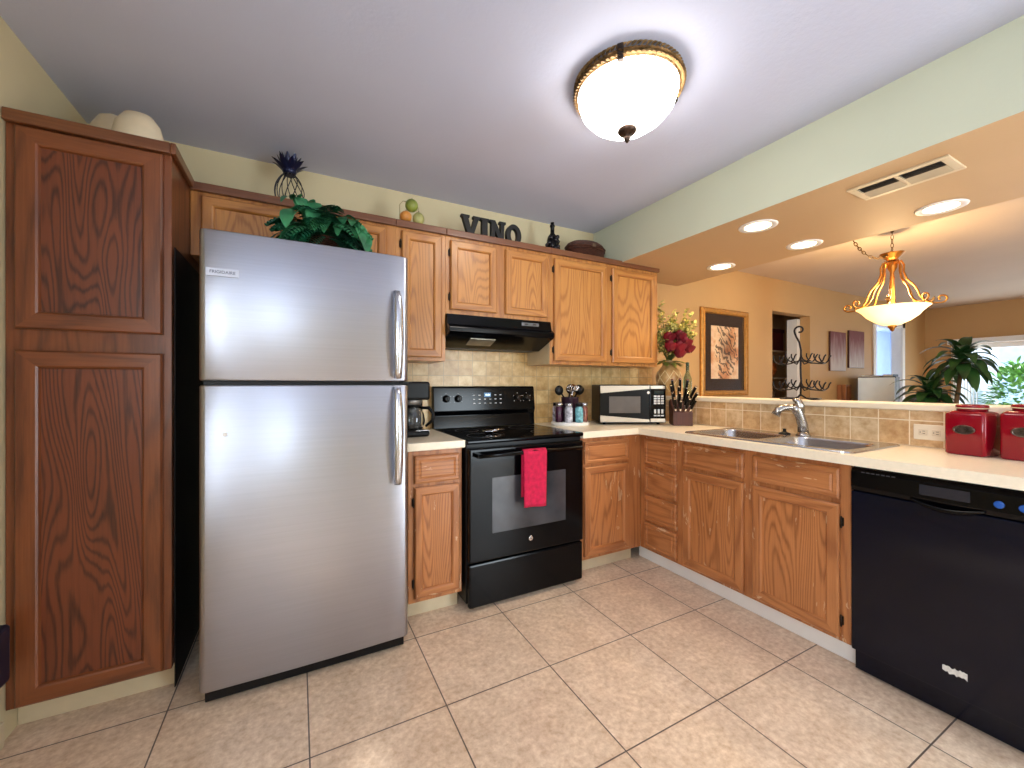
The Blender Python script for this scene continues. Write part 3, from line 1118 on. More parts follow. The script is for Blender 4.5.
# console with a scooped handle
mb = MB()
mb.prism([(2.081, 0.768), (2.081, 0.862), (2.056, 0.862), (2.046, 0.845), (2.044, 0.785), (2.052, 0.768)], 'y', DY0 + 0.004, DY1 - 0.004, 0.003)
cs = mb.obj('console', M_black, t)
# prism in 'y' takes (x,z)
mb = MB()
rings = []
n = 16
for k in range(n + 1):
    s = k / n
    y = 0.655 - 0.19 * s
    sag = math.sin(PI * s)
    z = 0.778 - 0.020 * sag
    w = 0.006 + 0.006 * sag
    rings.append([(2.045, y, z + w), (2.039 - 0.004 * sag, y, z + w * 0.3), (2.039 - 0.004 * sag, y, z - w * 0.4), (2.046, y, z - w)])
mb.loops(rings)
mb.obj('handle', M_black, cs)
mb = MB()
mb.box(2.0425, 2.0448, 0.50, 0.63, 0.800, 0.838, 0.001)
for k in range(5):
    mb.box(2.0415, 2.044, 0.512 + k * 0.024, 0.526 + k * 0.024, 0.812, 0.822)
mb.obj('button_panel', plain('console_grey', (34, 36, 46), 0.2), cs)
for y in (0.435, 0.382, 0.33):
    MB().lathe([(0.013, 0.0), (0.012, -0.004), (0.008, -0.005)], (2.0445, y, 0.812), 18, 'x').obj('button', plain('blue_button', (30, 84, 170), 0.25), cs, label='blue round button')
mb = MB()
for k in range(7):
    mb.box(2.0450, 2.0475, 0.70 + k * 0.016, 0.71 + k * 0.016, 0.846, 0.850)
mb.obj('vent_slots', plain('vent_slot_grey', (60, 62, 70), 0.4), cs)
MB().box(2.085, 2.10, DY0 + 0.004, DY1 - 0.004, 0.012, 0.10, 0.002).obj('toe_panel', M_navy, t)
# torn sticker residue
mb = MB()
random.seed(3)
pts = []
n = 15
for k in range(n):
    pts.append((0.570 - 0.062 * k / (n - 1), 0.203 + random.uniform(-0.003, 0.005)))
for k in range(n):
    pts.append((0.508 + 0.062 * k / (n - 1), 0.184 + random.uniform(-0.006, 0.003)))
mb.prism(pts, 'x', 2.0488, 2.0502)
mb.obj('sticker_residue', plain('torn_paper', (214, 212, 206), 0.8, var=0.1, scale=80), dd, label='torn white sticker residue')
# end panel of the peninsula, beside the dishwasher
o = struct('trim_6', MB().box(2.06, 2.60, 0.205, 0.230, 0, 0.874), OAK['baz'])

# ------------------------------------------------------------------ things on the counters
# coffee maker
t = thing('coffee_maker', 'black drip coffee maker with a glass carafe beside the stove', 'coffee maker', (0.57, 2.36, 0.915))
cx, cy = 0.570, 2.33
z0 = 0.9155
MB().box(cx - 0.09, cx + 0.085, cy - 0.105, cy + 0.12, z0, z0 + 0.035, 0.014, 3).obj('base', M_blackm, t)
MB().box(cx - 0.09, cx + 0.085, cy + 0.045, cy + 0.12, z0 + 0.03, z0 + 0.215, 0.010).obj('water_tank', M_blackm, t)
MB().box(cx - 0.092, cx + 0.088, cy - 0.10, cy + 0.12, z0 + 0.205, z0 + 0.308, 0.014, 3).obj('brew_head', M_blackm, t)
MB().lathe([(0.05, 0.0), (0.06, 0.03)], (cx, cy - 0.03, z0 + 0.178), 24).obj('basket', plain('grey_basket', (150, 146, 140), 0.3, 0.5), t)
glass = NT('clear_glass').set(0.02, 0.0, **{'Transmission Weight': 1.0, 'IOR': 1.45})
glass.b.inputs['Base Color'].default_value = (0.95, 0.97, 0.97, 1)
M_glass = glass.m
car = MB().lathe([(0.045, 0.0), (0.062, 0.012), (0.068, 0.05), (0.062, 0.085), (0.046, 0.115), (0.048, 0.13), (0.045, 0.13), (0.043, 0.115), (0.058, 0.085), (0.064, 0.05), (0.058, 0.014), (0.042, 0.004)], (cx + 0.005, cy - 0.035, z0 + 0.038), 28).obj('carafe', M_glass, t)
MB().lathe([(0.047, 0.128), (0.049, 0.134), (0.03, 0.140)], (cx + 0.005, cy - 0.035, z0 + 0.038), 24).obj('lid', M_blackm, car)
hp = [(cx + 0.048, cy - 0.055, z0 + 0.160), (cx + 0.085, cy - 0.075, z0 + 0.160), (cx + 0.108, cy - 0.085, z0 + 0.13), (cx + 0.105, cy - 0.085, z0 + 0.09), (cx + 0.07, cy - 0.065, z0 + 0.055)]
MB().tube(hp, [0.009, 0.010, 0.010, 0.010, 0.007], 10).obj('handle', M_blackm, car)
MB().prism([(cx + 0.005, cy - 0.1065), (cx + 0.08, cy - 0.1065), (cx + 0.084, cy - 0.06), (cx + 0.02, cy - 0.075)], 'z', z0 + 0.034, z0 + 0.0375).obj('control_plate', plain('silver_plate', (190, 192, 196), 0.25, 0.6), t)
MB().box(cx + 0.034, cx + 0.056, cy - 0.096, cy - 0.085, z0 + 0.037, z0 + 0.041, 0.001).obj('switch', M_blackm, t)

# utensil and spice carousel
t = thing('spice_carousel', 'white turntable carousel of spice jars between stove and microwave', 'carousel', (1.742, 2.405, 0.915))
cx, cy = 1.742, 2.405
MB().lathe([(0.132, 0), (0.137, 0.006), (0.137, 0.018), (0.130, 0.024), (0.0, 0.024)], (cx, cy, z0), 40).obj('turntable', M_white, t)
MB().lathe([(0.062, 0.0), (0.062, 0.170), (0.068, 0.176), (0.062, 0.176), (0.056, 0.165), (0.0, 0.165)], (cx, cy, z0 + 0.024), 28).obj('holder', plain('plum_holder', (52, 30, 44), 0.3, var=0.2), t)
M_bottle = []
for c in ((200, 190, 200), (74, 34, 56), (196, 196, 206), (120, 184, 196), (140, 84, 70), (110, 90, 70), (60, 60, 90), (170, 140, 110)):
    M_bottle.append(plain('spice_%d_%d_%d' % c, c, 0.2, var=0.35, scale=45))
spice_names = ['pale lilac', 'plum', 'white', 'pale teal', 'speckled rust', 'brown', 'navy', 'tan']
for k in range(8):
    a = R(-205 + k * 45 - 27.8 + 12)
    jx, jy = cx + math.cos(a) * 0.099, cy + math.sin(a) * 0.099
    j = thing('spice_jar', 'glass jar of %s spice standing on the white carousel' % spice_names[k], 'jar', (jx, jy, z0 + 0.024), 'spice jars on the carousel')
    MB().lathe([(0.026, 0.0), (0.028, 0.004), (0.028, 0.098), (0.022, 0.108), (0.022, 0.114)], (jx, jy, z0 + 0.0243), 20).obj('jar_body', M_bottle[k], j)
    MB().lathe([(0.025, 0.112), (0.025, 0.132), (0.022, 0.135)], (jx, jy, z0 + 0.0243), 20).obj('lid', plain('silver_jar_lid', (190, 190, 196), 0.25, 0.8) if k % 3 else M_blackm, j)


def utensil(name, label, dx, dy, lean, head, mat):
    p0 = Vector((cx + dx, cy + dy, z0 + 0.1925))
    u = thing(name, label, 'utensil', p0)
    d = Vector((lean[0], lean[1], 1)).normalized()
    MB().cyl(p0, p0 + d * 0.045, 0.006, 10).obj('shaft', mat, u)
    c = p0 + d * 0.070
    mb = MB()
    if head == 'spoon':
        mb.ball(c, 0.036, 16, 1.0, 0.45, 1.0)
    elif head == 'ladle':
        mb.lathe([(0.0, -0.034), (0.026, -0.026), (0.038, 0.0), (0.034, 0.0), (0.024, -0.02), (0.0, -0.028)], c, 20, 'y')
    else:
        for k in range(8):
            a = PI * k / 8
            e = Vector((math.cos(a), math.sin(a), 0))
            mb.tube([c + d * (-0.03), c + e * 0.034 - d * 0.012, c + e * 0.046 + d * 0.010, c + d * 0.032, c - e * 0.046 + d * 0.010, c - e * 0.034 - d * 0.012, c + d * (-0.03)], 0.0026, 5)
    mb.obj('head', mat, u)


utensil('serving_spoon', 'black plastic spoon leaning left in the spice carousel holder', -0.040, 0.010, (-0.75, 0.15), 'spoon', M_blackm)
utensil('ladle', 'black ladle standing at the right in the spice carousel holder', 0.036, 0.0, (0.55, -0.30), 'ladle', M_blackm)
utensil('whisk', 'silver wire whisk in the middle of the spice carousel holder', -0.006, -0.030, (-0.05, -0.2), 'whisk', M_chrome)
utensil('slotted_spoon', 'second black spoon at the back of the carousel holder', 0.016, 0.034, (0.35, 0.25), 'spoon', M_blackm)

# microwave, turned into the corner: built square to the camera-facing front, then rotated
t = thing('microwave', 'silver and black countertop microwave turned in the corner', 'microwave', (2.139, 2.1845, 0.9155))
W, H, Dp = 0.476, 0.290, 0.31
bx, by, bz = t.location


def mbox(mb, u0, u1, d0, d1, w0, w1, bevel=0.0):
    mb.box(bx + u0, bx + u1, by + d0, by + d1, bz + w0, bz + w1, bevel)
    return mb


mbox(MB(), -W / 2, W / 2, 0.022, Dp, 0.012, H, 0.006).obj('case', M_blackm, t)
dr = mbox(MB(), -W / 2, W / 2 - 0.118, 0.0, 0.0215, 0.014, H - 0.002, 0.005).obj('door', plain('black_microwave_plastic', (5, 5, 6), 0.3, **{'Specular IOR Level': 0.25}), t)
cp = mbox(MB(), W / 2 - 0.1165, W / 2, 0.002, 0.0215, 0.014, H - 0.002, 0.005).obj('control_panel', M_black, t)
M_silver = steel('microwave_silver', (196, 184, 168), 0.42, 'x')
mb = MB()      # tapering silver bands of the door
mb.prism([(bx - W / 2 + 0.002, bz + H - 0.008), (bx + W / 2 - 0.12, bz + H - 0.008), (bx + W / 2 - 0.12, bz + H - 0.030), (bx - W / 2 + 0.002, bz + H - 0.062)], 'y', by - 0.0022, by + 0.004)
mb.obj('silver_band', M_silver, dr)
mb = MB()
mb.prism([(bx - W / 2 + 0.002, bz + 0.020), (bx + W / 2 - 0.12, bz + 0.020), (bx + W / 2 - 0.12, bz + 0.038), (bx - W / 2 + 0.002, bz + 0.068)], 'y', by - 0.0022, by + 0.004)
mb.obj('silver_band', M_silver, dr)
mbox(MB(), -W / 2 + 0.065, W / 2 - 0.185, -0.0016, 0.004, 0.085, H - 0.085, 0.001).obj('window', plain('microwave_window', (88, 80, 74), 0.45, var=0.1), dr, label='grey mesh window')
mbox(MB(), W / 2 - 0.112, W / 2 - 0.006, 0.0005, 0.004, H - 0.03, H - 0.008).obj('silver_cap', M_silver, cp)
mbox(MB(), W / 2 - 0.112, W / 2 - 0.006, 0.0005, 0.004, 0.020, 0.045).obj('door_button', M_silver, cp)
mbox(MB(), W / 2 - 0.085, W / 2 - 0.018, 0.0008, 0.004, H - 0.070, H - 0.045).obj('display', plain('display_dark', (24, 40, 44), 0.1), cp)
mb = MB()
for r in range(4):
    for c in range(3):
        mbox(mb, W / 2 - 0.088 + c * 0.026, W / 2 - 0.068 + c * 0.026, 0.0, 0.004, H - 0.090 - r * 0.017, H - 0.078 - r * 0.017)
for c in range(3):
    mbox(mb, W / 2 - 0.086 + c * 0.026, W / 2 - 0.072 + c * 0.026, 0.0, 0.004, 0.082, 0.112)
    mbox(mb, W / 2 - 0.088 + c * 0.026, W / 2 - 0.068 + c * 0.026, 0.0, 0.004, 0.062, 0.071)
mb.obj('keypad', plain('key_white', (206, 206, 204), 0.4, var=0.02), cp)
mb = MB()
mb.lathe([(0.010, 0), (0.009, -0.003)], (bx + W / 2 - 0.128, by - 0.001, bz + H - 0.058), 14, 'y')
mb.obj('sticker', M_white, dr)
for sx in (-1, 1):
    for dy in (0.05, Dp - 0.04):
        MB().lathe([(0.012, 0), (0.012, 0.0125)], (bx + sx * (W / 2 - 0.04), by + dy, bz), 12).obj('foot', M_blackm, t)
t.rotation_euler = (0, 0, -R(27.8))

# knife block
t = thing('knife_block', 'dark wooden knife block full of black-handled knives right of the microwave', 'knife block', (2.44, 2.02, 0.9155))
kx, ky, kz = t.location
M_kwood = oak('dark_knife_block_wood', (92, 48, 36), (56, 28, 22), 'z', rmix=0.2, rough=0.55)
mb = MB()      # built facing -y: slanted top, low front
mb.prism([(ky - 0.065, kz), (ky + 0.075, kz), (ky + 0.095, kz + 0.16), (ky + 0.045, kz + 0.185), (ky - 0.065, kz + 0.095)], 'x', kx - 0.066, kx + 0.066, 0.004)
mb.obj('block', M_kwood, t)
dk = Vector((0, -0.60, 0.80))          # handles leave the slanted face
random.seed(2)
for r in range(4):
    for c in range(4 if r < 3 else 3):
        u = kx - 0.048 + c * 0.032 + (0.014 if r == 3 else 0)
        base = Vector((u, ky - 0.052 + r * 0.029, kz + 0.100 + 0.007 + r * 0.0240))
        ln = 0.075 + 0.020 * r + random.uniform(-0.01, 0.015)
        d2 = (dk + Vector((0.16 * (c - 1.3) + random.uniform(-0.05, 0.05), 0.10 * r, 0))).normalized()
        mb = MB()
        mb.obox(base + d2 * (0.022 + ln / 2), d2, (1, 0, 0), ln, 0.015, 0.025, 0.004)
        h = mb.obj('knife_handle', M_blackm, t)
        m2 = MB()
        m2.obox(base + d2 * 0.006, d2, (1, 0, 0), 0.034, 0.012, 0.021, 0.002)
        m2.obj('bolster', M_chrome, h, label='shiny steel bolster')
        MB().obox(base + d2 * (0.0235 + ln), d2, (1, 0, 0), 0.004, 0.014, 0.023).obj('butt_cap', M_chrome, h)
t.rotation_euler = (0, 0, -R(38))

# red canisters
M_tagmetal = plain('pewter_tag', (108, 96, 90), 0.3, 0.9, var=0.3, scale=60)


def canister(label, loc, rz, s, h):
    t = thing('canister', label, 'canister', loc, 'red ceramic canisters')
    x, y, z = loc
    r = 0.014
    mb = MB()

    def rr(q, zz, rad):
        return [(x + p[0], y + p[1], zz) for p in rrect(-q, q, -q, q, rad, 0)]
    q = s / 2
    mb.loops([rr(q - 0.006, z, r), rr(q, z + 0.006, r), rr(q, z + h - 0.016, r), rr(q - 0.006, z + h - 0.005, r), rr(q - 0.018, z + h, r), rr(q - 0.024, z + h + 0.001, r)])
    mb.lathe([(s * 0.36, h), (s * 0.36, h + 0.012)], (x, y, z), 32)
    body = mb.obj('body', M_red, t)
    lid = MB().lathe([(s * 0.37, h + 0.012), (s * 0.385, h + 0.016), (s * 0.385, h + 0.022), (s * 0.35, h + 0.026), (s * 0.15, h + 0.028), (0, h + 0.028)], (x, y, z), 32).obj('lid', M_red, t)
    MB().tube([(x + math.cos(a) * s * 0.372, y + math.sin(a) * s * 0.372, z + h + 0.012) for a in [2 * PI * k / 32 for k in range(32)]], 0.0028, 6, True).obj('gasket', plain('gasket_cream', (214, 190, 160), 0.5), t)
    mb = MB()
    rings = []
    for k, (q2, d) in enumerate(((1.0, 0.0), (1.0, 0.003), (0.86, 0.0035), (0.80, 0.0018))):
        rings.append([(x - q - d - 0.0002, y + 0.034 * q2 * math.cos(a), z + h * 0.58 + 0.019 * q2 * math.sin(a)) for a in [2 * PI * i / 28 for i in range(28)]])
    mb.loops(rings)
    for i, w in enumerate((0.018, 0.024, 0.018)):
        mb.box(x - q - 0.0034, x - q - 0.001, y - w, y + w, z + h * 0.58 + 0.008 - i * 0.008 - 0.0012, z + h * 0.58 + 0.008 - i * 0.008 + 0.0012)
    mb.obj('name_tag', M_tagmetal, t, label='oval pewter tag')
    t.rotation_euler = (0, 0, rz)
    return t


canister('red ceramic canister beside the wall outlet, leftmost of the pair', (2.495, 0.605, 0.9155), -R(8), 0.125, 0.182)
canister('red ceramic canister at the right edge, standing nearer the counter end', (2.500, 0.452, 0.9155), -R(4), 0.128, 0.190)

# wall outlet on the tile (horizontal)
t = thing('wall_outlet', 'beige double outlet mounted sideways on the half wall tiles', 'outlet', (2.606, 0.765, 0.985))
MB().box(2.600, 2.606, 0.708, 0.822, 0.948, 1.020, 0.003).obj('cover_plate', plain('beige_plastic', (232, 220, 196), 0.35, var=0.02), t)
for y in (0.742, 0.788):
    r_ = MB().box(2.5975, 2.6005, y - 0.016, y + 0.016, 0.970, 0.998, 0.004).obj('socket', plain('beige_socket', (222, 208, 182), 0.35, var=0.02), t)
    mb = MB()
    mb.box(2.597, 2.5985, y - 0.008, y + 0.001, 0.977, 0.979)
    mb.box(2.597, 2.5985, y - 0.008, y + 0.001, 0.988, 0.990)
    mb.ball((2.598, y + 0.009, 0.9835), 0.0022, 8)
    mb.obj('slot', M_blackm, r_)

# ------------------------------------------------------------------ on the ledge: vase, flowers, glass vase, wine rack
t = thing('vase', 'tan ceramic vase with a cream lattice pattern on the ledge corner', 'vase', (2.705, 2.36, 1.1155))
vx, vy, vz = t.location
vm = NT('tan_vase_glaze').set(0.3)
vv = vm.coords()
vm.l(vm.ramp(vm.noise(vv, 14, 4), [(0.3, rgb(150, 112, 66)), (0.7, rgb(204, 168, 112))]), vm.b.inputs['Base Color'])
prof = [(0.045, 0), (0.055, 0.006), (0.078, 0.05), (0.098, 0.11), (0.100, 0.15), (0.088, 0.195), (0.058, 0.232), (0.046, 0.25), (0.052, 0.272), (0.066, 0.285), (0.060, 0.285), (0.045, 0.268), (0.040, 0.25)]
MB().lathe(prof, (vx, vy, vz), 36).obj('body', vm.m, t)


def vase_r(h):
    for (r0, h0), (r1, h1) in zip(prof[:-4], prof[1:-3]):
        if h0 <= h <= h1:
            return r0 + (r1 - r0) * (h - h0) / (h1 - h0)
    return 0.06


mb = MB()
for s in (1, -1):
    for k in range(8):
        pts = []
        for i in range(13):
            h = 0.035 + i / 12 * 0.17
            a = 2 * PI * k / 8 + s * i / 12 * PI / 4 * 1.5
            pts.append((vx + math.cos(a) * (vase_r(h) + 0.001), vy + math.sin(a) * (vase_r(h) + 0.001), vz + h))
        mb.tube(pts, 0.0028, 5)
mb.obj('lattice', plain('cream_lattice', (228, 206, 160), 0.4), t, label='cream raised lattice')

t = thing('flower_arrangement', 'silk flower arrangement of red roses and yellow-green sprays in the tan vase', 'flowers', (vx, vy, vz + 0.25))
random.seed(11)
M_stem = plain('flower_stem', (90, 104, 50), 0.6)
M_yel = plain('yellow_spray', (228, 214, 124), 0.6, var=0.2, scale=30)
M_lgreen = plain('light_green_leaf', (158, 162, 74), 0.5, var=0.25, scale=20)
M_rose = plain('red_rose_petal', (128, 6, 28), 0.55, var=0.25, scale=12)
base = Vector((vx, vy, vz + 0.262))
sprays, leaves, stems = MB(), MB(), MB()
rside = Vector((0.8846, -0.4664, 0))
fwd = Vector((0.4664, 0.8846, 0))
for k in range(56):
    a = random.uniform(0, 2 * PI)
    sp = random.uniform(0.05, 0.20)
    top = base + Vector((math.cos(a) * sp, math.sin(a) * sp, random.uniform(0.08, 0.40) * (1.2 - sp * 2)))
    if k < 34:
        top = base + rside * random.uniform(-0.13, 0.20) + fwd * random.uniform(-0.12, 0.06) + Vector((0, 0, random.uniform(0.20, 0.42)))
        if k < 4:
            top.z = base.z + 0.36 + 0.04 * k
            top -= rside * 0.02
    if top.y > 2.58:
        top.y = 2.58
    mid = (base + top) / 2 + Vector((0, 0, 0.04))
    stems.tube([base, mid, top], 0.0018, 5)
    for j in range(14):
        f = 0.40 + 0.60 * j / 13
        p = base.lerp(top, f) + Vector((0, 0, 0.04 * (1 - abs(2 * f - 1))))
        d = Vector((random.uniform(-1, 1), random.uniform(-1, 0.8), random.uniform(-0.3, 0.9)))
        (sprays if (j * 3 + k) % 5 < 3 else leaves).leaf(p, d, random.uniform(0.035, 0.062), random.uniform(0.022, 0.036), 0.4, 4)
        if j % 4 == 0:
            sprays.ball(p + d.normalized() * 0.03, 0.010, 8)
for k in range(22):
    a = random.uniform(0, 2 * PI)
    leaves.leaf(base, (math.cos(a), math.sin(a) - 0.3, random.uniform(0.1, 0.8)), random.uniform(0.10, 0.17), 0.05, 0.9, 6)
stems.obj('stems', M_stem, t)
sprays.obj('yellow_sprays', M_yel, t)
leaves.obj('leaves', M_lgreen, t)


def rose(c, r):
    c = Vector(c)
    mb = MB()
    n = 17
    for k in range(n):
        s = k / n
        a = k * 2.4
        rad = r * (0.15 + 0.75 * s)
        d = Vector((math.cos(a), math.sin(a), 0))
        tdir = Vector((-math.sin(a), math.cos(a), 0))
        rows = []
        for i in range(6):
            v = i / 5
            rr_ = rad * (0.55 + 0.6 * math.sin(v * 1.6)) + (r * 0.18 * v ** 3 * s)
            zz = -r * 0.75 + v * r * (1.55 - 0.75 * s)
            row = []
            for j in range(7):
                w = (j / 6 - 0.5) * 2
                ang = w * (1.0 - 0.25 * s) * math.sin(0.35 + v * 1.9)
                row.append(c + (d * math.cos(ang) + tdir * math.sin(ang)) * rr_ + Vector((0, 0, zz - abs(w) ** 2 * r * 0.2)))
            rows.append(row)
        mb.loops(rows, close=False)
    return mb


for du, dz, df, r in ((-0.045, 0.215, -0.12, 0.054), (0.035, 0.225, -0.13, 0.052), (0.020, 0.135, -0.16, 0.056), (0.105, 0.125, -0.13, 0.052), (-0.045, 0.140, -0.15, 0.056), (0.075, 0.170, -0.14, 0.056), (0.03, 0.085, -0.14, 0.050)):
    rose(base + rside * du + fwd * df + Vector((0, 0, dz)), r).obj('rose', M_rose, t)

t = thing('glass_vase', 'slim pale green glass bottle standing beside the tan vase', 'bottle', (2.715, 2.185, 1.1155))
gx, gy, gz = t.location
gm = NT('green_glass').set(0.05, 0.0, **{'Transmission Weight': 0.75, 'IOR': 1.45})
gm.l(gm.ramp(gm.noise(gm.coords(), 9, 2), [(0.3, rgb(150, 160, 110)), (0.7, rgb(196, 196, 150))]), gm.b.inputs['Base Color'])
MB().lathe([(0.028, 0), (0.032, 0.006), (0.034, 0.10), (0.030, 0.14), (0.014, 0.185), (0.012, 0.23), (0.017, 0.238), (0.012, 0.238), (0.010, 0.2)], (gx, gy, gz), 24).obj('body', gm.m, t)
MB().lathe([(0.0105, 0.225), (0.012, 0.245), (0.014, 0.262), (0.0, 0.268)], (gx, gy, gz), 16).obj('stopper', plain('dark_green_stopper', (50, 70, 44), 0.4), t)

# wrought iron wine rack
t = thing('wine_rack', 'black wrought iron wine bottle rack with a curled top on the ledge', 'wine rack', (2.72, 1.375, 1.1155))
wx, wy, wz = t.location


def W(u, z, d=0.0):     # u along the ledge (to the right of the photo), d across
    return (wx + d + u * 0.0, wy - u, wz + z)


def spiral(c, r0, r1, a0, a1, n=18):
    out = []
    for k in range(n + 1):
        s = k / n
        a = a0 + (a1 - a0) * s
        r = r0 + (r1 - r0) * s
        out.append((c[0] + math.cos(a) * r, c[1] + math.sin(a) * r))
    return out


mb = MB()
pl = [W(0.0, 0.02), W(0.004, 0.10), W(0.0, 0.2), W(0.003, 0.30), W(-0.006, 0.35), W(-0.022, 0.385), W(-0.03, 0.41)]
pl += [W(u, z) for u, z in spiral((-0.005, 0.425), 0.027, 0.012, R(190), R(-110), 16)]
mb.tube(pl, 0.0055, 8)
mb.obj('post', M_iron, t)
mb = MB()
for s in (1, -1):
    pts = [W(0.0, 0.03), W(-0.012 * 1, 0.014), W(-0.03, 0.004 + 0.002), W(-0.05, 0.006, 0.04 * s), W(-0.085, 0.006, 0.07 * s)]
    mb.tube(pts, 0.0055, 8)
    pts = [W(0.0, 0.03), W(0.03, 0.008), W(0.06, 0.006, 0.04 * s), W(0.085, 0.006, 0.07 * s)]
    mb.tube(pts, 0.0055, 8)
mb.tube([W(-0.085, 0.0062, -0.07), W(-0.092, 0.0062, 0), W(-0.085, 0.0062, 0.07)], 0.0055, 8)
mb.tube([W(0.085, 0.0062, -0.07), W(0.092, 0.0062, 0), W(0.085, 0.0062, 0.07)], 0.0055, 8)
mb.obj('foot_frame', M_iron, t)
for zt_ in (0.235, 0.075):
    for s in (-1, 1):
        for k, dist in enumerate((0.040, 0.105)):
            mb = MB()
            u = s * dist
            lean = 0.014
            # cradle: an open S hook front and back joined by a bar
            for dd_ in (-0.055, 0.055):
                pts = [W(u - 0.022, zt_ + 0.05 - 0.012 * k, dd_), W(u - 0.024, zt_ + 0.032 - 0.012 * k, dd_), W(u - 0.012, zt_ + 0.006 - 0.012 * k, dd_), W(u + 0.006, zt_ - 0.004 - 0.012 * k, dd_),
                       W(u + 0.020, zt_ + 0.010 - 0.012 * k, dd_), W(u + 0.026, zt_ + 0.030 - 0.012 * k, dd_), W(u + 0.034, zt_ + 0.042 - 0.012 * k, dd_)]
                mb.tube(pts, 0.0042, 6)
            mb.tube([W(u + 0.006, zt_ - 0.004 - 0.012 * k, -0.055), W(u + 0.006, zt_ - 0.008 - 0.012 * k, 0), W(u + 0.006, zt_ - 0.004 - 0.012 * k, 0.055)], 0.0042, 6)
            # brace back to the post
            mb.tube([W(u + 0.006, zt_ - 0.008 - 0.012 * k), W(u * 0.5, zt_ - 0.02 + 0.006 * k), W(0.0, zt_ + 0.015 - 0.01 * k)], 0.0042, 6)
            mb.obj('bottle_cradle', M_iron, t)
t.rotation_euler = (0, 0, R(12))

# ------------------------------------------------------------------ above the wall cabinets
ZC = 2.1285
# pineapple candle holder
t = thing('pineapple_ornament', 'navy metal pineapple candle holder with wire body above the refrigerator cabinet', 'ornament', (-0.04, 2.46, ZC))
px, py, pz = t.location
mb = MB()
for k in range(12):
    pts = []
    for i in range(13):
        s = i / 12
        h = 0.012 + s * 0.18
        r = 0.018 + 0.052 * math.sin(PI * (0.10 + 0.86 * s)) ** 0.8
        a = 2 * PI * k / 12 + s * 0.9
        pts.append((px + math.cos(a) * r, py + math.sin(a) * r, pz + h))
    mb.tube(pts, 0.0024, 5)
for h, r in ((0.012, 0.033), (0.192, 0.028)):
    mb.tube([(px + math.cos(a) * r, py + math.sin(a) * r, pz + h) for a in [2 * PI * i / 20 for i in range(20)]], 0.003, 5, True)
mb.obj('wire_body', plain('dark_wire', (44, 44, 52), 0.4, 0.6), t)
MB().lathe([(0.036, 0), (0.038, 0.004), (0.034, 0.010), (0.0, 0.010)], (px, py, pz), 20).obj('foot', plain('dark_wire', (44, 44, 52), 0.4), t)
mb = MB()
mb.lathe([(0.022, 0.188), (0.034, 0.205), (0.036, 0.225), (0.0, 0.228)], (px, py, pz), 18)
for lay, (n, ln, el) in enumerate(((9, 0.085, 50), (9, 0.095, 66), (7, 0.10, 80))):
    for k in range(n):
        a = 2 * PI * (k + lay * 0.5) / n
        e = R(el)
        mb.leaf((px + math.cos(a) * 0.024, py + math.sin(a) * 0.024, pz + 0.20), (math.cos(a) * math.cos(e), math.sin(a) * math.cos(e), math.sin(e)), ln, 0.034, -0.15 if lay else 0.35, 6, 0.4)
mb.obj('crown', plain('navy_metal', (24, 28, 62), 0.35, 0.4), t, label='navy spiked crown')

# fruit trio in a wire stand
t = thing('wire_fruit_stand', 'thin wire stand holding three ornamental fruits atop the narrow cabinet', 'stand', (0.580, 2.36, ZC))
qx, qy, qz = t.location
mb = MB()
M_wire = plain('pale_wire', (170, 158, 120), 0.4, 0.6)
mb.tube([(qx - 0.055, qy + 0.042, qz + 0.003), (qx - 0.055, qy + 0.045, qz + 0.13), (qx - 0.035, qy + 0.045, qz + 0.155), (qx + 0.035, qy + 0.045, qz + 0.155), (qx + 0.055, qy + 0.045, qz + 0.13), (qx + 0.055, qy + 0.042, qz + 0.003)], 0.0022, 6)
mb.tube([(qx - 0.055, qy + 0.042, qz + 0.003), (qx - 0.055, qy - 0.045, qz + 0.003), (qx + 0.055, qy - 0.045, qz + 0.003), (qx + 0.055, qy + 0.042, qz + 0.003)], 0.0022, 6, True)
mb.obj('wire_frame', M_wire, t)


def fruit(name, label, c, r, sz, col):
    f = thing(name, label, 'ornament', (c[0], c[1], c[2] - r), 'fruits above the cabinets')
    MB().ball(c, r, 20, 1, 1, sz).obj('flesh', plain('fruit_%d_%d' % col[:2], col, 0.4, var=0.2, scale=15), f)
    MB().tube([(c[0], c[1], c[2] + r * sz * 0.95), (c[0] + 0.003, c[1], c[2] + r * sz + 0.008)], 0.002, 6).obj('stem', M_kwood, f)


fruit('ornamental_apple', 'green ornamental fruit on top of the fruit trio', (qx + 0.004, qy, qz + 0.118), 0.037, 1.0, (138, 150, 62))
fruit('ornamental_orange', 'orange ornamental fruit at the lower left of the fruit trio', (qx - 0.030, qy, qz + 0.046), 0.034, 1.0, (216, 142, 62))
fruit('ornamental_pear', 'pale green ornamental pear at the lower right of the fruit trio', (qx + 0.044, qy, qz + 0.047), 0.034, 1.15, (172, 168, 104))

# VINO letters
M_letter = plain('black_letter_paint', (5, 4, 4), 0.6)
LZ, LH, LY0, LY1 = ZC + 0.0005, 0.150, 2.395, 2.425


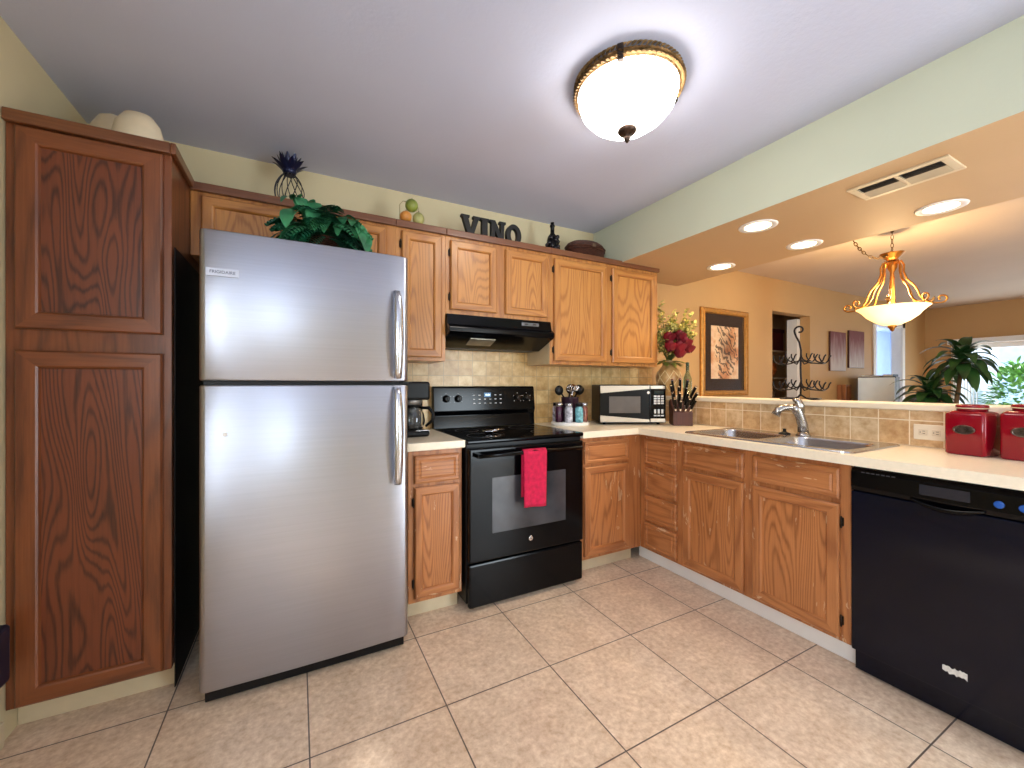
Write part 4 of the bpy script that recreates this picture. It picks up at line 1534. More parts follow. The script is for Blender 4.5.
def letter(ch, x0, w, polys, holes=None, dz=0.0, dy=0.0):
    t = thing('letter_ornament', 'black free-standing wooden letter %s above the hood cabinet' % ch, 'letter', (x0 + w / 2, 2.41 + dy, LZ), 'letters of the word above the hood cabinet')
    mb = MB()
    for poly in polys:
        mb.prism([(x0 + a * w, LZ + b * LH) for a, b in poly], 'y', LY0 + dy, LY1 + dy, 0.002)
    if holes:
        n = 32
        rings = []
        for (ro, y) in ((1, LY0 + dy), (1, LY1 + dy), (0, LY1 + dy), (0, LY0 + dy), (1, LY0 + dy)):
            rings.append([(x0 + w / 2 + (w / 2 if ro else w * 0.22) * math.cos(a), y, LZ + LH / 2 * 0.98 + 0.001 + (LH / 2 * 0.98 if ro else LH * 0.30) * math.sin(a)) for a in [2 * PI * i / n for i in range(n)]])
        mb.loops(rings, True, False, False, False)
    mb.obj('letter_body', M_letter, t)


letter('V', 0.905, 0.128, [[(0.0, 1.0), (0.0, 0.9), (0.08, 0.9), (0.40, 0.0), (0.58, 0.0), (0.92, 0.9), (1.0, 0.9), (1.0, 1.0), (0.62, 1.0), (0.62, 0.9), (0.70, 0.9), (0.52, 0.34), (0.34, 0.9), (0.44, 0.9), (0.44, 1.0)]])
letter('I', 1.035, 0.062, [[(0.0, 0), (1, 0), (1, 0.1), (0.78, 0.1), (0.78, 0.9), (1, 0.9), (1, 1), (0, 1), (0, 0.9), (0.22, 0.9), (0.22, 0.1), (0, 0.1)]])
letter('N', 1.100, 0.118, [[(0.0, 0), (0.40, 0), (0.40, 0.1), (0.30, 0.1), (0.30, 0.62), (0.68, 0), (0.88, 0), (0.88, 0.9), (1.0, 0.9), (1.0, 1.0), (0.60, 1.0), (0.60, 0.9), (0.70, 0.9), (0.70, 0.40), (0.34, 1.0), (0.0, 1.0), (0.0, 0.9), (0.12, 0.9), (0.12, 0.1), (0.0, 0.1)]])
letter('O', 1.222, 0.112, [], True)

# grape bottle figurine
t = thing('bottle_ornament', 'black bottle-shaped ornament wrapped in grapes above the hood cabinet', 'ornament', (1.60, 2.42, ZC))
gx, gy, gz = t.location
MB().lathe([(0.036, 0), (0.040, 0.006), (0.040, 0.10), (0.034, 0.125), (0.015, 0.15), (0.014, 0.195), (0.018, 0.198), (0.018, 0.208), (0.013, 0.21), (0.013, 0.228), (0.0, 0.229)], (gx, gy, gz), 22).obj('bottle', M_black, t)
mb = MB()
random.seed(5)
for k in range(30):
    a = random.uniform(0, 2 * PI)
    h = 0.02 + 0.11 * k / 29
    r = 0.043 - 0.006 * (h / 0.13)
    mb.ball((gx + math.cos(a) * r, gy + math.sin(a) * r, gz + h), 0.015, 10)
mb.obj('grapes', plain('black_grape', (22, 16, 22), 0.2), t)

# oval woven basket, lidded
t = thing('woven_basket', 'oval dark brown woven basket with lid next to the soffit', 'basket', (1.915, 2.45, ZC))
gx, gy, gz = t.location
wm = NT('dark_wicker').set(0.5)
wv = wm.n('ShaderNodeTexWave', Scale=38.0, Distortion=2.0, _wave_type='BANDS', _bands_direction='Z')
wm.l(wm.coords(), wv.inputs['Vector'])
nz = wm.noise(wm.coords(), 70, 2)
wm.l(wm.ramp(wm.math('MULTIPLY', wv.outputs['Fac'], nz), [(0.1, rgb(52, 26, 18)), (0.6, rgb(118, 66, 44))]), wm.b.inputs['Base Color'])
wm.bump(wv.outputs['Fac'], 0.8, 0.01)
b = MB().lathe([(0.145, 0), (0.156, 0.01), (0.163, 0.07), (0.160, 0.082)], (gx, gy, gz), 40, sq=0.62).obj('basket_body', wm.m, t)
l_ = MB().lathe([(0.166, 0.080), (0.168, 0.095), (0.155, 0.118), (0.12, 0.138), (0.05, 0.148), (0, 0.15)], (gx, gy, gz), 40, sq=0.62).obj('lid', wm.m, t)
mb = MB()
for z, r in ((0.008, 0.157), (0.076, 0.165), (0.094, 0.169)):
    mb.tube([(gx + math.cos(a) * r, gy + math.sin(a) * r * 0.62, gz + z) for a in [2 * PI * i / 40 for i in range(40)]], 0.005, 6, True)
mb.obj('rim_braid', wm.m, b)
MB().box(gx - 0.016, gx + 0.016, gy - 0.110, gy - 0.098, gz + 0.085, gz + 0.108, 0.003).obj('clasp', plain('dull_clasp', (120, 100, 84), 0.4, 0.7), t)

# two cream seashell-like bowls on the pantry
M_cream = plain('cream_shell', (222, 206, 176), 0.5, var=0.1, scale=6)


def shell(label, c, r, sq, tilt, hs):
    t = thing('cream_bowl', label, 'bowl', c)
    MB().lathe([(r * q, h * hs) for q, h in ((1.0, 0.0), (1.0, 0.02), (0.96, 0.07), (0.84, 0.115), (0.55, 0.15), (0.2, 0.162), (0, 0.163))], c, 32, sq=sq).obj('shell', M_cream, t)
    MB().tube([(c[0] + math.cos(a) * r * 1.01, c[1] + math.sin(a) * r * 1.01 * sq, c[2] + 0.008) for a in [2 * PI * i / 32 for i in range(32)]], 0.006, 6, True).obj('rim', M_cream, t)
    t.rotation_euler = (0, 0, tilt)


shell('cream upturned bowl on top of the pantry, the left of two', (-0.700, 2.34, 2.1386), 0.085, 0.8, 0.2, 1.38)
shell('cream upturned bowl on top of the pantry, nearer its right edge', (-0.570, 2.15, 2.1386), 0.088, 0.75, -0.3, 1.0)

# fern basket on top of the refrigerator
t = thing('potted_fern', 'green trailing artificial fern in a dark basket on top of the refrigerator', 'plant', (0.10, 2.10, 1.776))
gx, gy, gz = t.location
gz = 1.7757
MB().lathe([(0.06, 0), (0.065, 0.004), (0.085, 0.10), (0.09, 0.105), (0.08, 0.10), (0.0, 0.095)], (gx, gy, gz), 24).obj('basket', wm.m, t)
random.seed(21)
M_fern = plain('fern_green', (22, 92, 62), 0.5, var=0.4, scale=9)
M_fernl = plain('fern_light_green', (64, 138, 92), 0.45, var=0.3, scale=12)
mb, ml = MB(), MB()
for k in range(64):
    a = 2 * PI * k / 64 * 3 + random.uniform(-0.2, 0.2)
    el = random.uniform(0.25, 1.35)
    d = Vector((math.cos(a) * math.cos(el), math.sin(a) * math.cos(el) * 0.7, math.sin(el)))
    p = Vector((gx, gy, gz + 0.10)) + Vector((math.cos(a), math.sin(a), 0)) * 0.04
    L = random.uniform(0.17, 0.25)
    n = 13
    pts = [p.copy()]
    dd = d.copy()
    tgt = mb if k % 4 else ml
    for i in range(n):
        dd = (dd + Vector((0, 0, -0.12 - 0.07 * el))).normalized()
        p = p + dd * (L / n)
        p.z = max(p.z, gz + 0.012)
        p.y = min(p.y, 2.24)
        pts.append(p.copy())
        sd = dd.cross(Vector((0, 0, 1)))
        if sd.length < 1e-3:
            continue
        sd.normalize()
        ll = 0.060 * math.sin(PI * (0.12 + 0.85 * (i + 1) / n)) + 0.008
        for q in (-1, 1):
            tgt.leaf(p, sd * q + dd * 0.5, ll, 0.024, 0.6, 4)
    tgt.tube(pts, 0.0016, 4)
for du, dy, dz, l_ in ((-0.02, -0.10, 0.20, 0.10), (-0.11, -0.08, 0.25, 0.13), (-0.13, -0.08, 0.20, 0.12), (0.03, -0.12, 0.19, 0.12), (0.09, -0.1, 0.20, 0.13), (0.14, -0.08, 0.19, 0.14), (-0.05, -0.12, 0.20, 0.13), (0.17, -0.06, 0.16, 0.14), (-0.09, -0.06, 0.265, 0.10), (-0.03, -0.06, 0.255, 0.10)):
    c = Vector((gx + du, gy + dy, gz + dz))
    ml.tube([Vector((gx + du * 0.4, gy, gz + 0.1)), c + Vector((0, 0.03, 0.01)), c], 0.002, 5)
    ml.leaf(c, (random.uniform(-0.4, 0.4), -0.5, -0.3), l_, 0.062, 1.8, 6)
    ml.leaf(c, (random.uniform(-1, 1), -0.3, 0.1), l_ * 0.75, 0.05, 1.6, 6)
for m_ in (mb, ml):
    for v_ in m_.bm.verts:
        v_.co.z = max(v_.co.z, 1.7895)
mb.obj('dark_fronds', M_fern, t)
ml.obj('light_leaves', M_fernl, t)

# ------------------------------------------------------------------ ceiling lamp
t = thing('ceiling_lamp', 'round flush ceiling lamp with a bronze wreath rim and white glass bowl', 'ceiling lamp', (1.193, 1.252, ZK))
lx, ly, lz = t.location
MB().lathe([(0.190, 0.0), (0.204, -0.010), (0.211, -0.024), (0.206, -0.038), (0.198, -0.044), (0.0, -0.044)], (lx, ly, lz - 0.0003), 48).obj('rim', M_bronze, t, label='antique bronze rim')
mb = MB()
for k in range(72):
    a = 2 * PI * k / 72
    for j, (r, z) in enumerate(((0.205, -0.010), (0.212, -0.024), (0.207, -0.038))):
        aa = a + j * 0.04
        d = Vector((-math.sin(aa) * 0.8 + math.cos(aa) * 0.3, math.cos(aa) * 0.8 + math.sin(aa) * 0.3, -0.5 if j else 0.2))
        mb.leaf((lx + math.cos(aa) * r, ly + math.sin(aa) * r, lz + z), d, 0.026, 0.016, -0.2, 3, 0.6)
mb.obj('wreath', M_bronze, t)
for k in range(3):
    a = R(100 + k * 120)
    mb = MB()
    mb.obox((lx + math.cos(a) * 0.207, ly + math.sin(a) * 0.207, lz - 0.026), (-math.sin(a), math.cos(a), 0), (math.cos(a), math.sin(a), 0), 0.022, 0.020, 0.062, 0.003)
    mb.obj('clip', M_hinge, t)
M_bowl = emit('lit_white_glass', (255, 247, 236), 12.0)
MB().lathe([(0.199, -0.043), (0.197, -0.06), (0.183, -0.102), (0.150, -0.140), (0.11, -0.168), (0.06, -0.185), (0.0, -0.190)], (lx, ly, lz), 48, 'z', False, True).obj('glass_bowl', M_bowl, t, label='lit white glass bowl')
MB().lathe([(0.0, -0.186), (0.036, -0.186), (0.040, -0.194), (0.030, -0.206), (0.012, -0.210), (0.010, -0.216), (0.014, -0.222), (0.012, -0.230), (0.003, -0.242), (0, -0.243)], (lx, ly, lz), 20).obj('finial', plain('dark_bronze', (74, 56, 46), 0.35, 0.8, var=0.3, scale=60), t)

# ------------------------------------------------------------------ recessed lights and vent in the soffit
M_can = emit('lit_can', (255, 214, 160), 14.0)
can_labels = ['recessed soffit light closest to the pale green soffit face', 'recessed soffit light just left of the chandelier chain', 'recessed soffit light farthest back, toward the wall with the framed picture', 'recessed soffit light right beside the air vent, above the chandelier']
for k, (x, y) in enumerate(((2.345, 1.41), (2.92, 1.455), (2.90, 2.03), (2.93, 0.82))):
    t = thing('recessed_light', can_labels[k], 'ceiling light', (x, y, 2.12), 'recessed lights in the soffit')
    mb = MB()
    mb.lathe([(0.070, -0.004), (0.090, -0.007), (0.098, -0.004), (0.100, -0.0005)], (x, y, 2.12), 36, 'z', False, False)
    mb.lathe([(0.070, -0.004), (0.066, -0.001)], (x, y, 2.12), 36, 'z', False, False)
    mb.obj('trim_ring', M_white, t)
    MB().lathe([(0.0, -0.0025), (0.066, -0.0025), (0.066, -0.0008), (0.0, -0.0008)], (x, y, 2.12), 36).obj('lens', M_can, t, label='lit warm lens')
    spot('can_light', (x, y, 2.095), 11, (1.0, 0.72, 0.42), 150, 1.0, 0.06)
t = thing('air_vent', 'white ceiling air vent in the soffit, half its louvres coloured dark as shade', 'air vent', (2.37, 0.785, 2.12))
vx0, vx1, vy0, vy1 = 2.275, 2.475, 0.615, 0.955
mb = MB()
mb.box(vx0, vx0 + 0.028, vy0, vy1, 2.112, 2.1195, 0.002)
mb.box(vx1 - 0.028, vx1, vy0, vy1, 2.112, 2.1195, 0.002)
mb.box(vx0 + 0.0281, vx1 - 0.0281, vy0, vy0 + 0.03, 2.112, 2.1195, 0.002)
mb.box(vx0 + 0.0281, vx1 - 0.0281, vy1 - 0.03, vy1, 2.112, 2.1195, 0.002)
mb.box(vx0 + 0.0281, vx1 - 0.0281, 0.777, 0.793, 2.112, 2.1195, 0.002)
mb.obj('frame', plain('vent_cream', (214, 196, 164), 0.4, var=0.03), t)
MB().box(vx0 + 0.01, vx1 - 0.01, vy0 + 0.01, vy1 - 0.01, 2.118, 2.1198).obj('duct_opening', M_blackm, t, label='dark duct opening')
for a, b in ((vy0 + 0.03, 0.777), (0.793, vy1 - 0.03)):
    for k in range(8):
        x = vx0 + 0.036 + k * 0.0175
        mb = MB()
        mb.obox((x, (a + b) / 2, 2.1125), (0, 1, 0), (0.94, 0, 0.34) if k < 4 else (0.62, 0, -0.78), b - a, 0.009 if k < 4 else 0.014, 0.0014)
        mb.obj('louvre', plain('vent_cream', (214, 196, 164), 0.4) if k > 3 else plain('louvre_shade_grey', (62, 58, 56), 0.4), t)  # cream blades; the first four coloured dark for the shaded gaps

# ------------------------------------------------------------------ pendant chandelier in the dining room
cxh, cyh = 4.03, 1.395
t = thing('pendant_chandelier', 'gold scrolled chandelier with a lit glass bowl hanging beyond the soffit', 'chandelier', (cxh, cyh, ZD))
M_cbowl = emit('lit_amber_glass', (255, 208, 124), 1.35, var=0.25)
ZB = 1.795
prof = [(0.215, ZB), (0.200, ZB - 0.010), (0.178, ZB - 0.032), (0.150, ZB - 0.068), (0.105, ZB - 0.105), (0.055, ZB - 0.130), (0.0, ZB - 0.136)]
MB().lathe(prof, (cxh, cyh, 0), 40, 'z', False, True).obj('glass_bowl', M_cbowl, t, label='lit amber glass bowl')
MB().lathe([(0.0, ZB - 0.133), (0.026, ZB - 0.137), (0.028, ZB - 0.147), (0.016, ZB - 0.161), (0.013, ZB - 0.173), (0.003, ZB - 0.183), (0, ZB - 0.184)], (cxh, cyh, 0), 18).obj('finial', M_gold, t)
MB().lathe([(0.0, 2.155), (0.03, 2.155), (0.045, 2.175), (0.070, 2.205), (0.074, 2.210), (0.03, 2.200), (0.018, 2.225), (0.0, 2.228)], (cxh, cyh, 0), 24).obj('crown_cup', M_gold, t)
MB().lathe([(0.010, ZB - 0.13), (0.010, 2.0), (0.016, 2.02), (0.010, 2.06), (0.030, 2.10), (0.034, 2.13), (0.02, 2.156)], (cxh, cyh, 0), 16).obj('stem', M_gold, t)
for k in range(8):
    a = 2 * PI * k / 8 + 0.25
    e = Vector((math.cos(a), math.sin(a), 0))

    def Q(r, z):
        return Vector((cxh, cyh, z)) + e * r
    pts = [Q(0.022, 2.13), Q(0.052, 2.145), Q(0.066, 2.11), Q(0.064, 2.06), Q(0.082, 2.00), Q(0.122, 1.945), (Q(0.140, 1.905)), Q(0.150, 1.868), Q(0.175, 1.825), Q(0.205, 1.803), Q(0.235, 1.798)]
    cs_, sn = 0.262, 1.828
    pts += [Q(cs_ + u, sn + v) for u, v in spiral((0, 0), 0.032, 0.012, R(-100), R(240), 14)]
    MB().tube(pts, [0.0065] * 8 + [0.006] * (len(pts) - 8), 8).obj('scroll_arm', M_gold, t)
    if k % 2 == 0:
        mb = MB()
        for s in range(3):
            mb.leaf(Q(0.214, 1.802), e * 0.3 + Vector((-e.y, e.x, 0)) * (s - 1) * 0.6 + Vector((0, 0, 0.9)), 0.05, 0.022, -0.3, 4)
        mb.obj('leaf_ornament', M_bronze, t)


def chain(pts, mbn, ll=0.030, r=0.0024):
    """links along a polyline"""
    L = [Vector(p) for p in pts]
    k = 0
    for a, b in zip(L[:-1], L[1:]):
        n = max(1, int(round((b - a).length / ll)))
        for i in range(n):
            c = a.lerp(b, (i + 0.5) / n)
            d = (b - a).normalized()
            u = d.orthogonal().normalized()
            if k % 2:
                u = d.cross(u)
            mbn.tube([c + d * math.cos(q) * ll * 0.62 + u * math.sin(q) * 0.0085 for q in [2 * PI * j / 10 for j in range(10)]], r, 5, True)
            k += 1


M_chain = plain('aged_brass_chain', (112, 84, 44), 0.35, 0.8)
mb = MB()
chain([(cxh, cyh, 2.225), (cxh, cyh, ZD - 0.03)], mb)
mb.lathe([(0.012, -0.001), (0.011, -0.006), (0.003, -0.010), (0.003, -0.03)], (cxh, cyh, ZD), 12)
sw = Vector((cxh - 0.48, cyh + 0.105, ZD - 0.01))
pts = []
for i in range(13):
    s = i / 12
    p = Vector((cxh, cyh, 2.225)).lerp(sw, s)
    p.z -= 0.17 * (s * (1 - s)) * 3.0
    pts.append(p)
chain(pts, mb, 0.03, 0.0032)
mb.lathe([(0.012, -0.001), (0.011, -0.006), (0.003, -0.010), (0.003, -0.015)], (sw.x, sw.y, ZD), 12)
mb.obj('chain', M_chain, t)
pl_ = bpy.data.lights.new('chandelier_bulb', 'POINT')
pl_.energy = 17
pl_.color = (1.0, 0.72, 0.38)
pl_.shadow_soft_size = 0.09
plo = bpy.data.objects.new('chandelier_bulb', pl_)
plo.location = (cxh, cyh, 1.90)
COL.objects.link(plo)

# ------------------------------------------------------------------ dining room things
# framed print
t = thing('framed_picture', 'gold-framed tiger print with a dark mat on the wall above the ledge', 'picture', (3.80, YB, 1.09))
fx0, fx1, fz0, fz1 = 3.435, 4.172, 1.092, 1.958
mb = MB()
w = 0.055
for lev in (0,):
    bm = mb.bm
    levels = [(0, 0.002), (0, 0.022), (0.012, 0.032), (0.030, 0.028), (0.048, 0.030), (w, 0.014)]
    vr = []
    for ins, d in levels:
        vr.append([bm.verts.new((u, YB - d, z)) for u, z in ((fx0 + ins, fz0 + ins), (fx1 - ins, fz0 + ins), (fx1 - ins, fz1 - ins), (fx0 + ins, fz1 - ins))])
    for a, b in zip(vr[:-1], vr[1:]):
        for i in range(4):
            j = (i + 1) % 4
            bm.faces.new((a[i], a[j], b[j], b[i]))
    bm.faces.new(vr[0])
mb.obj('frame', M_goldframe, t)
MB().box(fx0 + w - 0.002, fx1 - w + 0.002, YB - 0.012, YB - 0.004, fz0 + w - 0.002, fz1 - w + 0.002).obj('mat_board', plain('dark_mat', (52, 38, 30), 0.25, var=0.05), t)
am = NT('tiger_print').set(0.3)
v = am.coords()
n1 = am.noise(v, 5, 5, 0.6)
basec = am.ramp(n1, [(0.25, rgb(164, 96, 60)), (0.42, rgb(206, 150, 104)), (0.55, rgb(228, 200, 164)), (0.75, rgb(196, 136, 92))])
wv = am.n('ShaderNodeTexWave', Scale=8.0, Distortion=11.0, Detail=4.0, _wave_type='BANDS', _bands_direction='DIAGONAL')
wv.inputs['Detail Scale'].default_value = 1.5
am.l(v, wv.inputs['Vector'])
st = am.math('GREATER_THAN', wv.outputs['Fac'], 0.66)
gr = am.n('ShaderNodeTexGradient', _gradient_type='SPHERICAL')
mp = am.coords((4.2, 0.01, 2.6), (-3.83 * 4.2, 0, -1.53 * 2.6))
am.l(mp, gr.inputs['Vector'])
mask = am.math('GREATER_THAN', am.math('ADD', gr.outputs['Fac'], am.math('MULTIPLY', am.math('SUBTRACT', am.noise(v, 9, 3), 0.5), 0.9)), 0.24)
c = am.mix(am.math('MULTIPLY', am.math('MULTIPLY', st, mask), 0.85), basec, rgb(58, 38, 30))
hd_ = am.n('ShaderNodeTexGradient', _gradient_type='SPHERICAL')
am.l(am.coords((7.0, 0.01, 4.6), (-3.84 * 7.0, 0, -1.56 * 4.6)), hd_.inputs['Vector'])
c = am.mix(am.math('MULTIPLY', hd_.outputs['Fac'], 0.75), c, rgb(120, 66, 38), 'MULTIPLY')
am.l(c, am.b.inputs['Base Color'])
MB().box(fx0 + 0.155, fx1 - 0.155, YB - 0.0135, YB - 0.011, fz0 + 0.17, fz1 - 0.17).obj('print', am.m, t, label='abstract orange and brown tiger print')

# two canvases
cm = NT('maroon_canvas').set(0.7)
sp = cm.t.nodes.new('ShaderNodeSeparateXYZ')
cm.l(cm.coords(), sp.inputs[0])
zz = cm.math('DIVIDE', cm.math('SUBTRACT', sp.outputs[2], 1.37), 0.52)
nn = cm.noise(cm.coords((6, 1, 0.7)), 6, 4)
f = cm.math('ADD', zz, cm.math('MULTIPLY', cm.math('SUBTRACT', nn, 0.5), 0.8))
cm.l(cm.ramp(f, [(0.1, rgb(196, 186, 180)), (0.5, rgb(158, 128, 124)), (0.85, rgb(112, 52, 52))]), cm.b.inputs['Base Color'])
for lab, x0, x1, z0_, z1_ in (('maroon and grey abstract canvas on the dining wall, nearer the closet', 5.83, 6.21, 1.375, 1.865), ('maroon and grey abstract canvas on the dining wall, nearer the white doorway', 6.30, 6.70, 1.42, 1.905)):
    t = thing('canvas_painting', lab, 'painting', ((x0 + x1) / 2, YB, z0_), 'abstract canvases on the dining wall')
    MB().box(x0, x1, YB - 0.022, YB - 0.0005, z0_, z1_, 0.003).obj('stretcher', plain('dark_canvas_edge', (70, 40, 36), 0.7), t)
    MB().box(x0 + 0.002, x1 - 0.002, YB - 0.0235, YB - 0.0215, z0_ + 0.002, z1_ - 0.002).obj('painted_face', cm.m, t)

# closet: shelves, folded white door, jars
t = thing('bifold_door', 'white folded closet door standing open in the doorway', 'door', (5.40, 2.80, 0))
for k in range(2):
    mb = MB()
    x = 5.36 + k * 0.034
    mb.box(x, x + 0.028, 2.745, 2.865, 0.02, 2.0, 0.003)
    lf = mb.obj('leaf', M_white, t)
MB().lathe([(0.006, 0.0), (0.006, -0.012), (0.012, -0.018), (0.008, -0.026)], (5.36, 2.80, 1.0), 12, 'x').obj('knob', M_gold, t)
M_shelf = plain('shelf_white', (214, 196, 168), 0.5, var=0.03)
for lab, z in (('white closet shelf below the orange pot', 1.30), ('white closet shelf above the orange pot', 1.66), ('lowest white closet shelf carrying the glass jar', 0.94)):
    o = MB().box(4.302, 6.398, 3.15, 3.449, z - 0.02, z, 0.002).obj('shelf', M_shelf)
    tag(o, lab, 'shelf', 'closet shelves')
t = thing('clay_pot', 'round orange clay pot on the middle closet shelf', 'pot', (5.60, 3.28, 1.3005))
MB().lathe([(0.07, 0), (0.11, 0.02), (0.145, 0.09), (0.13, 0.17), (0.085, 0.215), (0.095, 0.235), (0.08, 0.235), (0.07, 0.21)], (5.60, 3.28, 1.3005), 28).obj('body', plain('orange_clay', (196, 110, 52), 0.5, var=0.2), t)
MB().lathe([(0.09, 0.234), (0.06, 0.262), (0.015, 0.27), (0.012, 0.29), (0.0, 0.292)], (5.60, 3.28, 1.3005), 24).obj('lid', plain('orange_clay_lid', (170, 92, 44), 0.5), t)
t = thing('storage_box', 'dark red box on the upper closet shelf', 'box', (5.66, 3.3, 1.6605))
MB().box(5.45, 5.85, 3.17, 3.43, 1.6605, 1.92, 0.006).obj('box_body', plain('dark_red_card', (96, 34, 30), 0.7), t)
MB().box(5.44, 5.86, 3.16, 3.44, 1.90, 1.95, 0.005).obj('lid', plain('darker_red_card', (78, 26, 24), 0.7), t)
t = thing('storage_jar', 'large glass jar on the lowest closet shelf', 'jar', (5.58, 3.28, 0.9405))
MB().lathe([(0.10, 0), (0.13, 0.03), (0.145, 0.12), (0.12, 0.21), (0.09, 0.23)], (5.58, 3.28, 0.9405), 28).obj('body', plain('grey_glass_jar', (150, 132, 112), 0.15, var=0.4, scale=30), t)
MB().lathe([(0.095, 0.23), (0.095, 0.255), (0.03, 0.265), (0.025, 0.29), (0, 0.292)], (5.58, 3.28, 0.9405), 24).obj('lid', plain('jar_lid_dark', (60, 48, 44), 0.4), t)

# small refrigerator and wooden shelf unit by the canvases
t = thing('compact_refrigerator', 'pale-fronted small refrigerator with black sides below the canvases', 'refrigerator', (6.45, 2.365, 0))
fx, fy = 6.45, 2.365
MB().box(fx - 0.17, fx + 0.25, fy - 0.175, fy + 0.175, 0.02, 1.30, 0.006).obj('cabinet_body', M_blackm, t)
MB().box(fx - 0.215, fx - 0.172, fy - 0.17, fy + 0.17, 0.05, 1.29, 0.008).obj('door', plain('pale_steel_front', (226, 238, 242), 0.4, 0.0, var=0.03), t)
for y in (-0.14, 0.14):
    for x in (-0.14, 0.22):
        MB().lathe([(0.02, 0), (0.02, 0.022)], (fx + x, fy + y, 0), 10).obj('foot', M_blackm, t)
mb = MB()
mb.tube([(fx - 0.217, fy - 0.14, 0.55), (fx - 0.245, fy - 0.14, 0.58), (fx - 0.245, fy - 0.14, 0.85), (fx - 0.217, fy - 0.14, 0.88)], 0.008, 8)
mb.obj('handle', M_chrome, t)
t.rotation_euler = (0, 0, R(14))
for k, (dx, dy, col, nm, h) in enumerate(((0.0, 0.10, (40, 36, 36), 'dark', 0.022), (-0.05, -0.005, (190, 176, 160), 'cream', 0.016), (0.02, -0.11, (60, 70, 90), 'blue-grey', 0.028))):
    o = thing('book', '%s book lying on top of the small refrigerator' % nm, 'book', (fx + dx, fy + dy, 1.3005), 'books on the small refrigerator')
    MB().box(fx + dx - 0.07, fx + dx + 0.07, fy + dy - 0.05, fy + dy + 0.05, 1.3008, 1.3008 + h, 0.002).obj('cover', plain('book_%d' % k, col, 0.6), o)
    MB().box(fx + dx - 0.071, fx + dx - 0.066, fy + dy - 0.047, fy + dy + 0.047, 1.3028, 1.2988 + h).obj('pages', M_white, o)
t = thing('wooden_bookcase', 'low brown wooden bookcase against the dining wall beside the small refrigerator', 'bookcase', (6.09, 2.575, 0))
M_bk = oak('brown_bookcase_wood', (150, 94, 54), (98, 56, 30), 'z')
mb = MB()
mb.box(6.02, 6.035, 2.53, 2.62, 0, 1.20)
mb.box(6.145, 6.16, 2.53, 2.62, 0, 1.20)
mb.obj('side', M_bk, t)
for z in (0.05, 0.42, 0.80, 1.18):
    MB().box(6.035, 6.145, 2.53, 2.615, z, z + 0.022).obj('shelf_board', M_bk, t)
MB().box(6.035, 6.145, 2.612, 2.62, 0, 1.20).obj('back_panel', M_bk, t)

# dracaena with two canes
t = thing('dracaena_plant', 'tall potted plant with two crowns of long dark leaves before the far window', 'plant', (6.02, 1.66, 0))
gx, gy = 6.02, 1.66
MB().lathe([(0.13, 0.0), (0.14, 0.01), (0.19, 0.30), (0.20, 0.33), (0.18, 0.33), (0.17, 0.29), (0.0, 0.28)], (gx, gy, 0.0005), 28).obj('pot', plain('dark_brown_pot', (60, 42, 34), 0.4), t)
M_drac = plain('dracaena_leaf', (48, 88, 42), 0.4, var=0.35, scale=6)
random.seed(9)
for (px_, py_, pz_, n, ln) in ((6.0, 1.52, 1.46, 36, 0.36), (6.0, 1.76, 1.10, 40, 0.38)):
    MB().tube([(gx, gy, 0.27), ((gx + px_) / 2, (gy + py_) / 2, pz_ * 0.55), (px_, py_, pz_)], [0.022, 0.02, 0.016], 10).obj('cane', plain('cane_bark', (118, 92, 62), 0.8), t)
    mb = MB()
    for k in range(n):
        a = k * 2.399
        el = R(80 - 75 * k / n)
        d = Vector((math.cos(a) * math.cos(el), math.sin(a) * math.cos(el), math.sin(el)))
        mb.leaf((px_, py_, pz_ - 0.12 * k / n + 0.03), d, ln * random.uniform(0.8, 1.1), 0.105, 2.3, 9, 0.2)
    mb.obj('leaf_crown', M_drac, t)

# patio door, blind stack
mb = MB()
for y in (WY0, 0.9, 1.02, WY1 - 0.06):
    mb.box(XF + 0.03, XF + 0.09, y, y + 0.06, 0.0, WZ1)
mb.box(XF + 0.03, XF + 0.09, WY0, WY1, WZ1 - 0.07, WZ1)
mb.box(XF + 0.03, XF + 0.09, WY0, WY1, 0.0, 0.07)
struct('window_2', mb, M_white)
t = thing('vertical_blinds', 'white vertical blinds drawn to the left side of the far window', 'blinds', (XF - 0.06, 2.16, WZ1))
MB().box(XF - 0.085, XF - 0.002, WY0, WY1 + 0.03, WZ1 + 0.0, WZ1 + 0.075, 0.004).obj('head_rail', M_white, t)
for k in range(9):
    y = 2.32 - k * 0.032
    mb = MB()
    mb.obox((XF - 0.05, y, (0.03 + WZ1) / 2), (0.9, 0.35, 0), (0, 0, 1), 0.075, WZ1 - 0.04, 0.003)
    mb.obj('blind_slat', M_white, t)

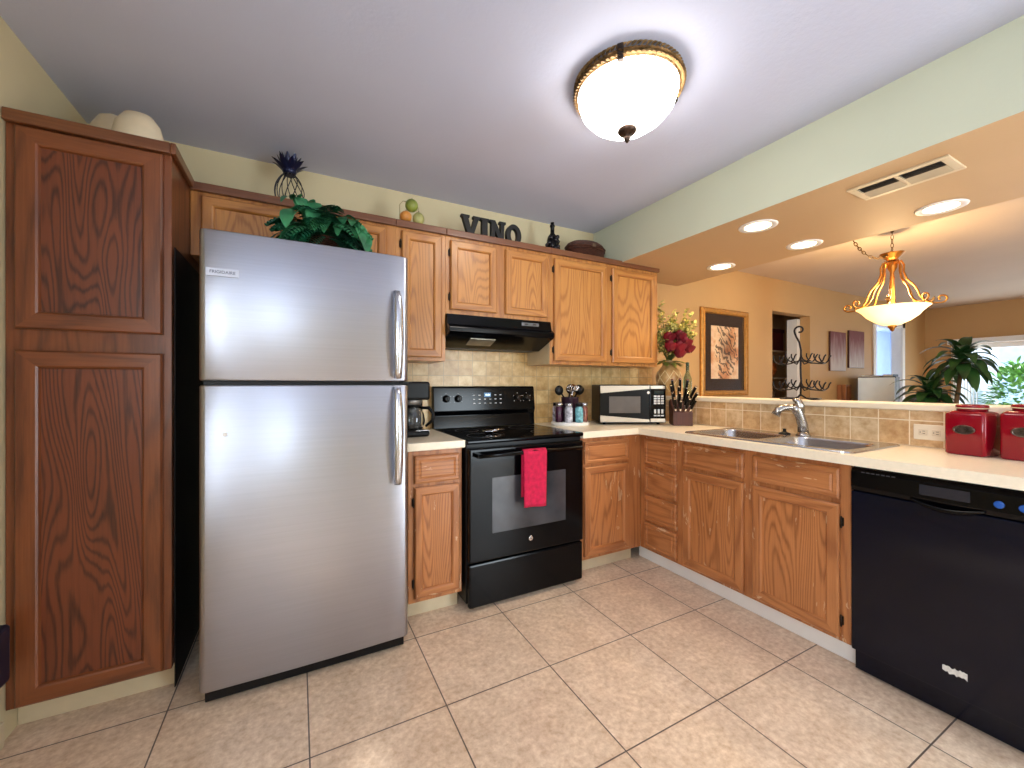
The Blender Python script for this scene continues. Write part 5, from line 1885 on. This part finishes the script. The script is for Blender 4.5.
# outside: patio, lawn, shrubs, screen
struct('ground_patio', MB().box(XF + 0.12, 20, -8, 8, -0.12, -0.02), plain('pale_patio', (196, 196, 190), 0.8))
random.seed(31)
M_shrub = plain('shrub_leaf', (120, 168, 84), 0.6, var=0.35, scale=6)
for k, (x, y, h, lab) in enumerate(((11.6, 0.75, 1.35, 'round pale green shrub outside the far window, right one'), (11.0, 2.02, 1.45, 'round pale green shrub outside the far window, left one'))):
    t = thing('garden_shrub', lab, 'shrub', (x, y, -0.02), 'shrubs outside the far window')
    MB().tube([(x, y, -0.02), (x + 0.03, y, h * 0.6)], [0.04, 0.02], 8).obj('trunk', plain('shrub_bark', (96, 76, 54), 0.9), t)
    mb = MB()
    for i in range(1100):
        a = random.uniform(0, 2 * PI)
        cz = random.uniform(-1, 1)
        rr_ = math.sqrt(1 - cz * cz)
        q = random.uniform(0.7, 1.0)
        d = Vector((math.cos(a) * rr_, math.sin(a) * rr_, cz))
        p = Vector((x, y, h * 0.58)) + Vector((d.x * 0.6, d.y * 0.5, d.z * h * 0.52)) * q
        mb.leaf(p, d + Vector((random.uniform(-0.6, 0.6), random.uniform(-0.6, 0.6), random.uniform(0, 0.6))), 0.14, 0.07, 0.6, 3)
    mb.obj('foliage', M_shrub, t)
t = thing('pool_screen', 'pale blue screened lanai wall beyond the shrubs', 'screen wall', (14.5, 1.0, 0))
for k in range(6):
    MB().box(14.45, 14.55, -3 + k * 1.6, -2.92 + k * 1.6, -0.02, 3.0).obj('post', M_white, t)
MB().box(14.45, 14.55, -3, 5.08, 1.55, 1.63).obj('rail', M_white, t)
MB().box(14.45, 14.55, -3, 5.08, 2.92, 3.0).obj('rail', M_white, t)
MB().box(14.49, 14.51, -3, 5.08, -0.02, 2.95).obj('screen', plain('blue_screen', (168, 190, 216), 0.7), t)

# plug-in device on the left wall
t = thing('wall_plug', 'dark navy plug-in device at the left edge beside the pantry', 'plug', (XL, 1.92, 0.24))
MB().box(XL, XL + 0.006, 1.86, 1.96, 0.22, 0.44, 0.002).obj('cover_plate', plain('beige_plastic', (232, 220, 196), 0.35), t)
MB().box(XL + 0.006, XL + 0.044, 1.85, 1.955, 0.235, 0.425, 0.012, 3).obj('plug_body', plain('navy_plastic', (14, 20, 44), 0.4), t)
